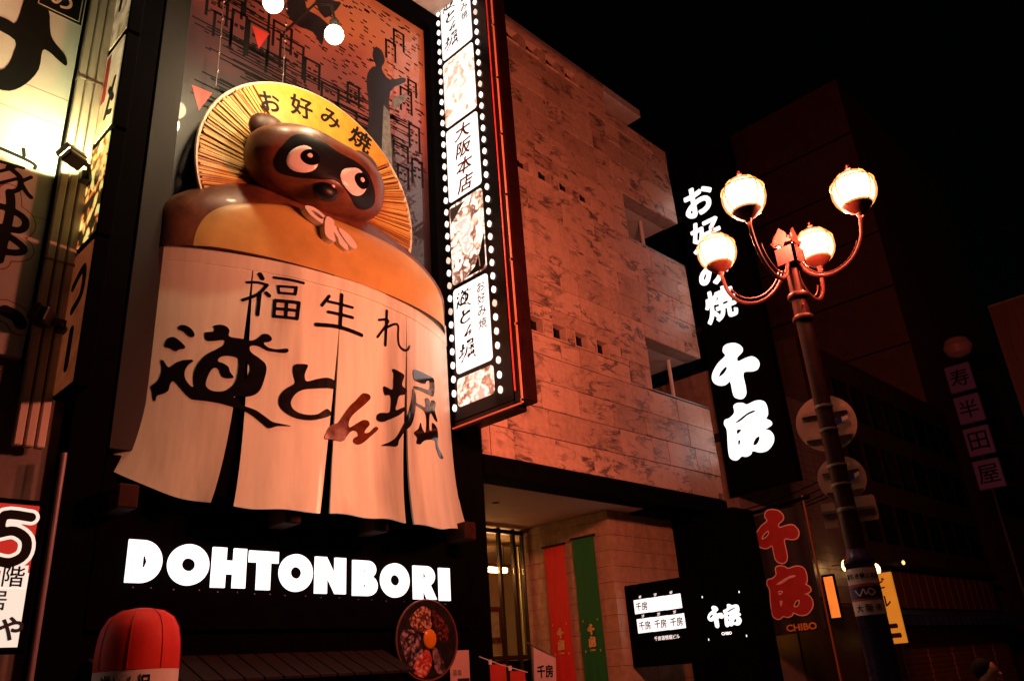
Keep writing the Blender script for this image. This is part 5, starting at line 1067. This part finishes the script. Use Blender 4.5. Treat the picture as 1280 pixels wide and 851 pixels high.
for k, (dx, dy) in enumerate(((-1, 0), (0, -1), (0, 1), (1, 0))):
    W = lambda r_, z, w=0.0: (LX_ + dx * r_ - dy * w, LY_ + dy * r_ + dx * w, z)
    prof = smooth([(.075, 6.02), (.11, 5.80), (.24, 5.62), (.45, 5.55), (.68, 5.63), (.835, 5.84), (.885, 6.13)], 5, False)
    ar = obj('arm', MB().tube([W(a, b) for a, b in prof], .024, 8), POST, SL)
    obj('brace', MB().tube([W(a * .93 + .02, b + .05, .035) for a, b in prof[4:-6]], .009, 6), POST, ar)
    pl = obj('scroll_plate', MB().add([W(r_, z, w) for r_ in (.10, .13) for z in (5.83, 6.04) for w in (-.13, .13)], [(0, 1, 3, 2), (4, 6, 7, 5), (0, 4, 5, 1), (2, 3, 7, 6), (0, 2, 6, 4), (1, 5, 7, 3)]), POST, SL)
    lf = MB().prism(leaf, [], lambda a, b, d: W(.10 + d, 6.04 + b * 1.0, a * 1.15), 0, .02); obj('leaf_finial', lf, POST, pl)
    gx, gy, gz = W(.885, 6.42)
    gp = [(.001, .235), (.07, .228), (.135, .200), (.19, .152), (.228, .09), (.244, .02), (.242, -.05), (.222, -.12), (.185, -.18), (.14, -.215), (.05, -.23)]
    gl_ = obj('globe', MB().lathe(gp[::-1], 28, (gx, gy, gz), caps=False), GL, SL)
    obj('lamp_core', MB().lathe([(max(.001, r_ * .90), z * .93) for r_, z in gp[::-1]], 24, (gx, gy, gz), caps=False), CORE, gl_)
    obj('cup', MB().lathe([(.03, -.34), (.04, -.30), (.10, -.26), (.155, -.205), (.165, -.185), (.155, -.185), (.10, -.22)], 24, (gx, gy, gz), caps=False), POST, gl_)
    cage = MB(); cage.tube([(gx + .236 * math.cos(R(a * 12)), gy + .236 * math.sin(R(a * 12)), gz + .085) for a in range(30)], .007, 6, closed=True)
    for q in range(4):
        a = R(45 + 90 * q + 20); cage.tube([(gx + (r_ + .004) * math.cos(a), gy + (r_ + .004) * math.sin(a), gz + z) for r_, z in gp[2:-1]], .0065, 6)
    obj('cage', cage, pm('cage_brass', (.30, .16, .04), .35, .2, 6, metal=.7), gl_)
    fn = MB().tube([(gx, gy, gz + .23), (gx, gy, gz + .32)], .008, 6).ell((gx, gy, gz + .29), (.035, .012, .012), 8, 6).ell((gx, gy, gz + .29), (.012, .035, .012), 8, 6).ell((gx, gy, gz + .33), (.014, .014, .02), 8, 6)
    obj('finial', fn, POST, gl_)
    l = bpy.data.lights.new('lamp', 'POINT'); l.energy = 2750; l.color = (1, .225, .125); l.shadow_soft_size = .18
    lo = bpy.data.objects.new('lamp', l); COL.objects.link(lo); lo.location = (gx, gy, gz); lo.parent = SL; lo.matrix_parent_inverse = PINV[SL.name]
# signs clamped to the post, seen from behind
SBK = pm('sign_back', (.42, .33, .27), .45, .15, 4, metal=.35, bump=.06, dirt=.3)
e1 = Vector((.93, .367, 0)); e2 = Vector((.367, -.93, 0))
def round_sign(label, z, r_, off):
    t = thing('round_road_sign', label, 'road sign', (LX_, LY_, z))
    c = Vector((LX_, LY_, z)) + e1 * .20 + e2 * off
    f = lambda a, b, d: tuple(c + e2 * a + Vector((0, 0, b)) - e1 * d)
    obj('disc', MB().prism(ring(0, 0, r_, r_, 40), [], f, 0, .006), SBK, t)
    for zz in (-.45, .40): obj('channel', MB().prism([(-r_ * .75, zz * r_ - .022), (r_ * .75, zz * r_ - .022), (r_ * .75, zz * r_ + .022), (-r_ * .75, zz * r_ + .022)], [], f, .0065, .03), SBK, t)
    obj('sticker', MB().prism([(r_ * .30, -.05), (r_ * .75, .0), (r_ * .75, .06), (r_ * .30, .01)], [], f, .031, .033), pm('blue_sticker', (.02, .03, .25), .5, .1, 5), t)
    obj('sticker', MB().prism([(r_ * .52, -.02), (r_ * .74, .005), (r_ * .74, .05), (r_ * .52, .03)], [], f, .0335, .035), pm('white_sticker', (.6, .55, .5), .5, .1, 5), t)
    for zz in (-.42, .40): obj('strap', MB().lathe([(.099, z + zz * r_ - .015), (.103, z + zz * r_), (.099, z + zz * r_ + .015)], 20, cc, caps=False), GREYM, t)
round_sign('larger upper round road sign on the lamp post, seen from behind', 3.98, .315, -.01)
round_sign('smaller lower round road sign on the lamp post, seen from behind', 3.36, .245, .02)
q = thing('square_road_sign', 'small rounded square plate low on the lamp post, seen from behind', 'road sign', (LX_, LY_, 3.0)); c = Vector((LX_, LY_, 3.02)) + e1 * .17 + e2 * .17
f = lambda a, b, d: tuple(c + e2 * a + Vector((0, 0, b)) - e1 * d)
obj('plate', MB().prism(rrect(-.12, .12, -.13, .13, .03), [], f, 0, .006), SBK, q); obj('strap', MB().lathe([(.100, 2.98), (.104, 3.0), (.100, 3.02)], 20, cc, caps=False), GREYM, q)
obj('plate', MB().prism(rrect(-.42, -.28, -.16, .10, .01), [], f, 0, .006), SBK, q)
obj('arm', MB().prism([(-.42, -.015), (.10, -.015), (.10, .015), (-.42, .015)], [], f, .007, .025), GREYM, q)
# stickers wrapped round the post
def wrapper(z0, z1, mat, name, r_=.145):
    return obj(name, MB().lathe([(r_, z0), (r_, z1)], 28, cc, caps=False), mat, SL)
WS = pm('band_white', (.60, .54, .54), .5, .08, 6)
wrapper(2.26, 2.41, WS, 'white_band', .1465); wrapper(1.97, 2.10, WS, 'white_band', .1465)
wrapper(2.10, 2.26, pm('band_red', (.42, .05, .03), .5, .1, 5), 'red_band', .1455); wrapper(2.125, 2.235, pm('band_blue', (.02, .02, .12), .4, .3, 5), 'blue_band', .1470)
def wr(s_, t, d):
    a = math.atan2(-LY_, -LX_) + s_ / .148; return (LX_ + (.1475 + d) * math.cos(a), LY_ + (.1475 + d) * math.sin(a), t)
obj('band_lettering', text(MB(), '客引き禁止区域', wr, 0, .001, 0, 2.335, w=.36, bold=.015), INK, SL)
obj('band_lettering', text(MB(), '大 阪 市', wr, 0, .001, 0, 2.035, w=.26, bold=.015), INK, SL)
obj('band_lettering', glyph(MB(), st(([(-.10, 2.20), (-.06, 2.15), (-.02, 2.21), (.0, 2.16), (.04, 2.21), (.09, 2.18), (.05, 2.15), (.02, 2.18)], .006)), wr, .0005, .0015, 60), WS, SL)

# ================================================================== a passer-by
pe = thing('person', 'dark haired person in dark clothes passing at the lower right', 'person', (8.35, 2.42, 0))
S0 = Vector((8.35, 2.42, 0)); sk = bpy.data.meshes.new('body')
J = [(0, 0, .82), (0, .0, 1.02), (0, 0, 1.20), (0, 0, 1.28), (.10, 0, .78), (.11, .03, .43), (.11, .0, .07), (.11, -.14, .03), (-.10, 0, .78), (-.11, -.06, .43), (-.11, .04, .07), (-.11, -.10, .03),
     (.17, 0, 1.18), (.21, .02, .95), (.21, -.05, .74), (-.17, 0, 1.18), (-.21, .02, .95), (-.21, -.05, .74)]
E_ = [(0, 1), (1, 2), (2, 3), (0, 4), (4, 5), (5, 6), (6, 7), (0, 8), (8, 9), (9, 10), (10, 11), (2, 12), (12, 13), (13, 14), (2, 15), (15, 16), (16, 17)]
RD = [.14, .13, .13, .05, .085, .06, .045, .04, .085, .06, .045, .04, .06, .045, .035, .06, .045, .035]
sk.from_pydata(J, E_, []); bo_ = bpy.data.objects.new('body', sk); COL.objects.link(bo_); bo_.parent = pe
mo = bo_.modifiers.new('skin', 'SKIN'); bo_.modifiers.new('sub', 'SUBSURF').levels = 1
for i, v_ in enumerate(sk.skin_vertices[0].data): v_.radius = (RD[i], RD[i] * .8); v_.use_root = (i == 0)
sk.materials.append(pm('dark_coat', (.02, .02, .025), .8, .2, 6))
hd = MB().ell(S0 + Vector((0, -.01, 1.395)), (.072, .09, .11), 18, 14).ell(S0 + Vector((-.0, -.105, 1.38)), (.012, .02, .02), 8, 6)
obj('head', hd, pm('skin', (.42, .24, .17), .5, .08, 6, bump=.02), pe)
obj('hair', MB().ell(S0 + Vector((.004, .018, 1.43)), (.085, .098, .095), 18, 12), pm('hair_black', (.008, .007, .007), .8, .3, 12, bump=.3, spec=.1), pe)
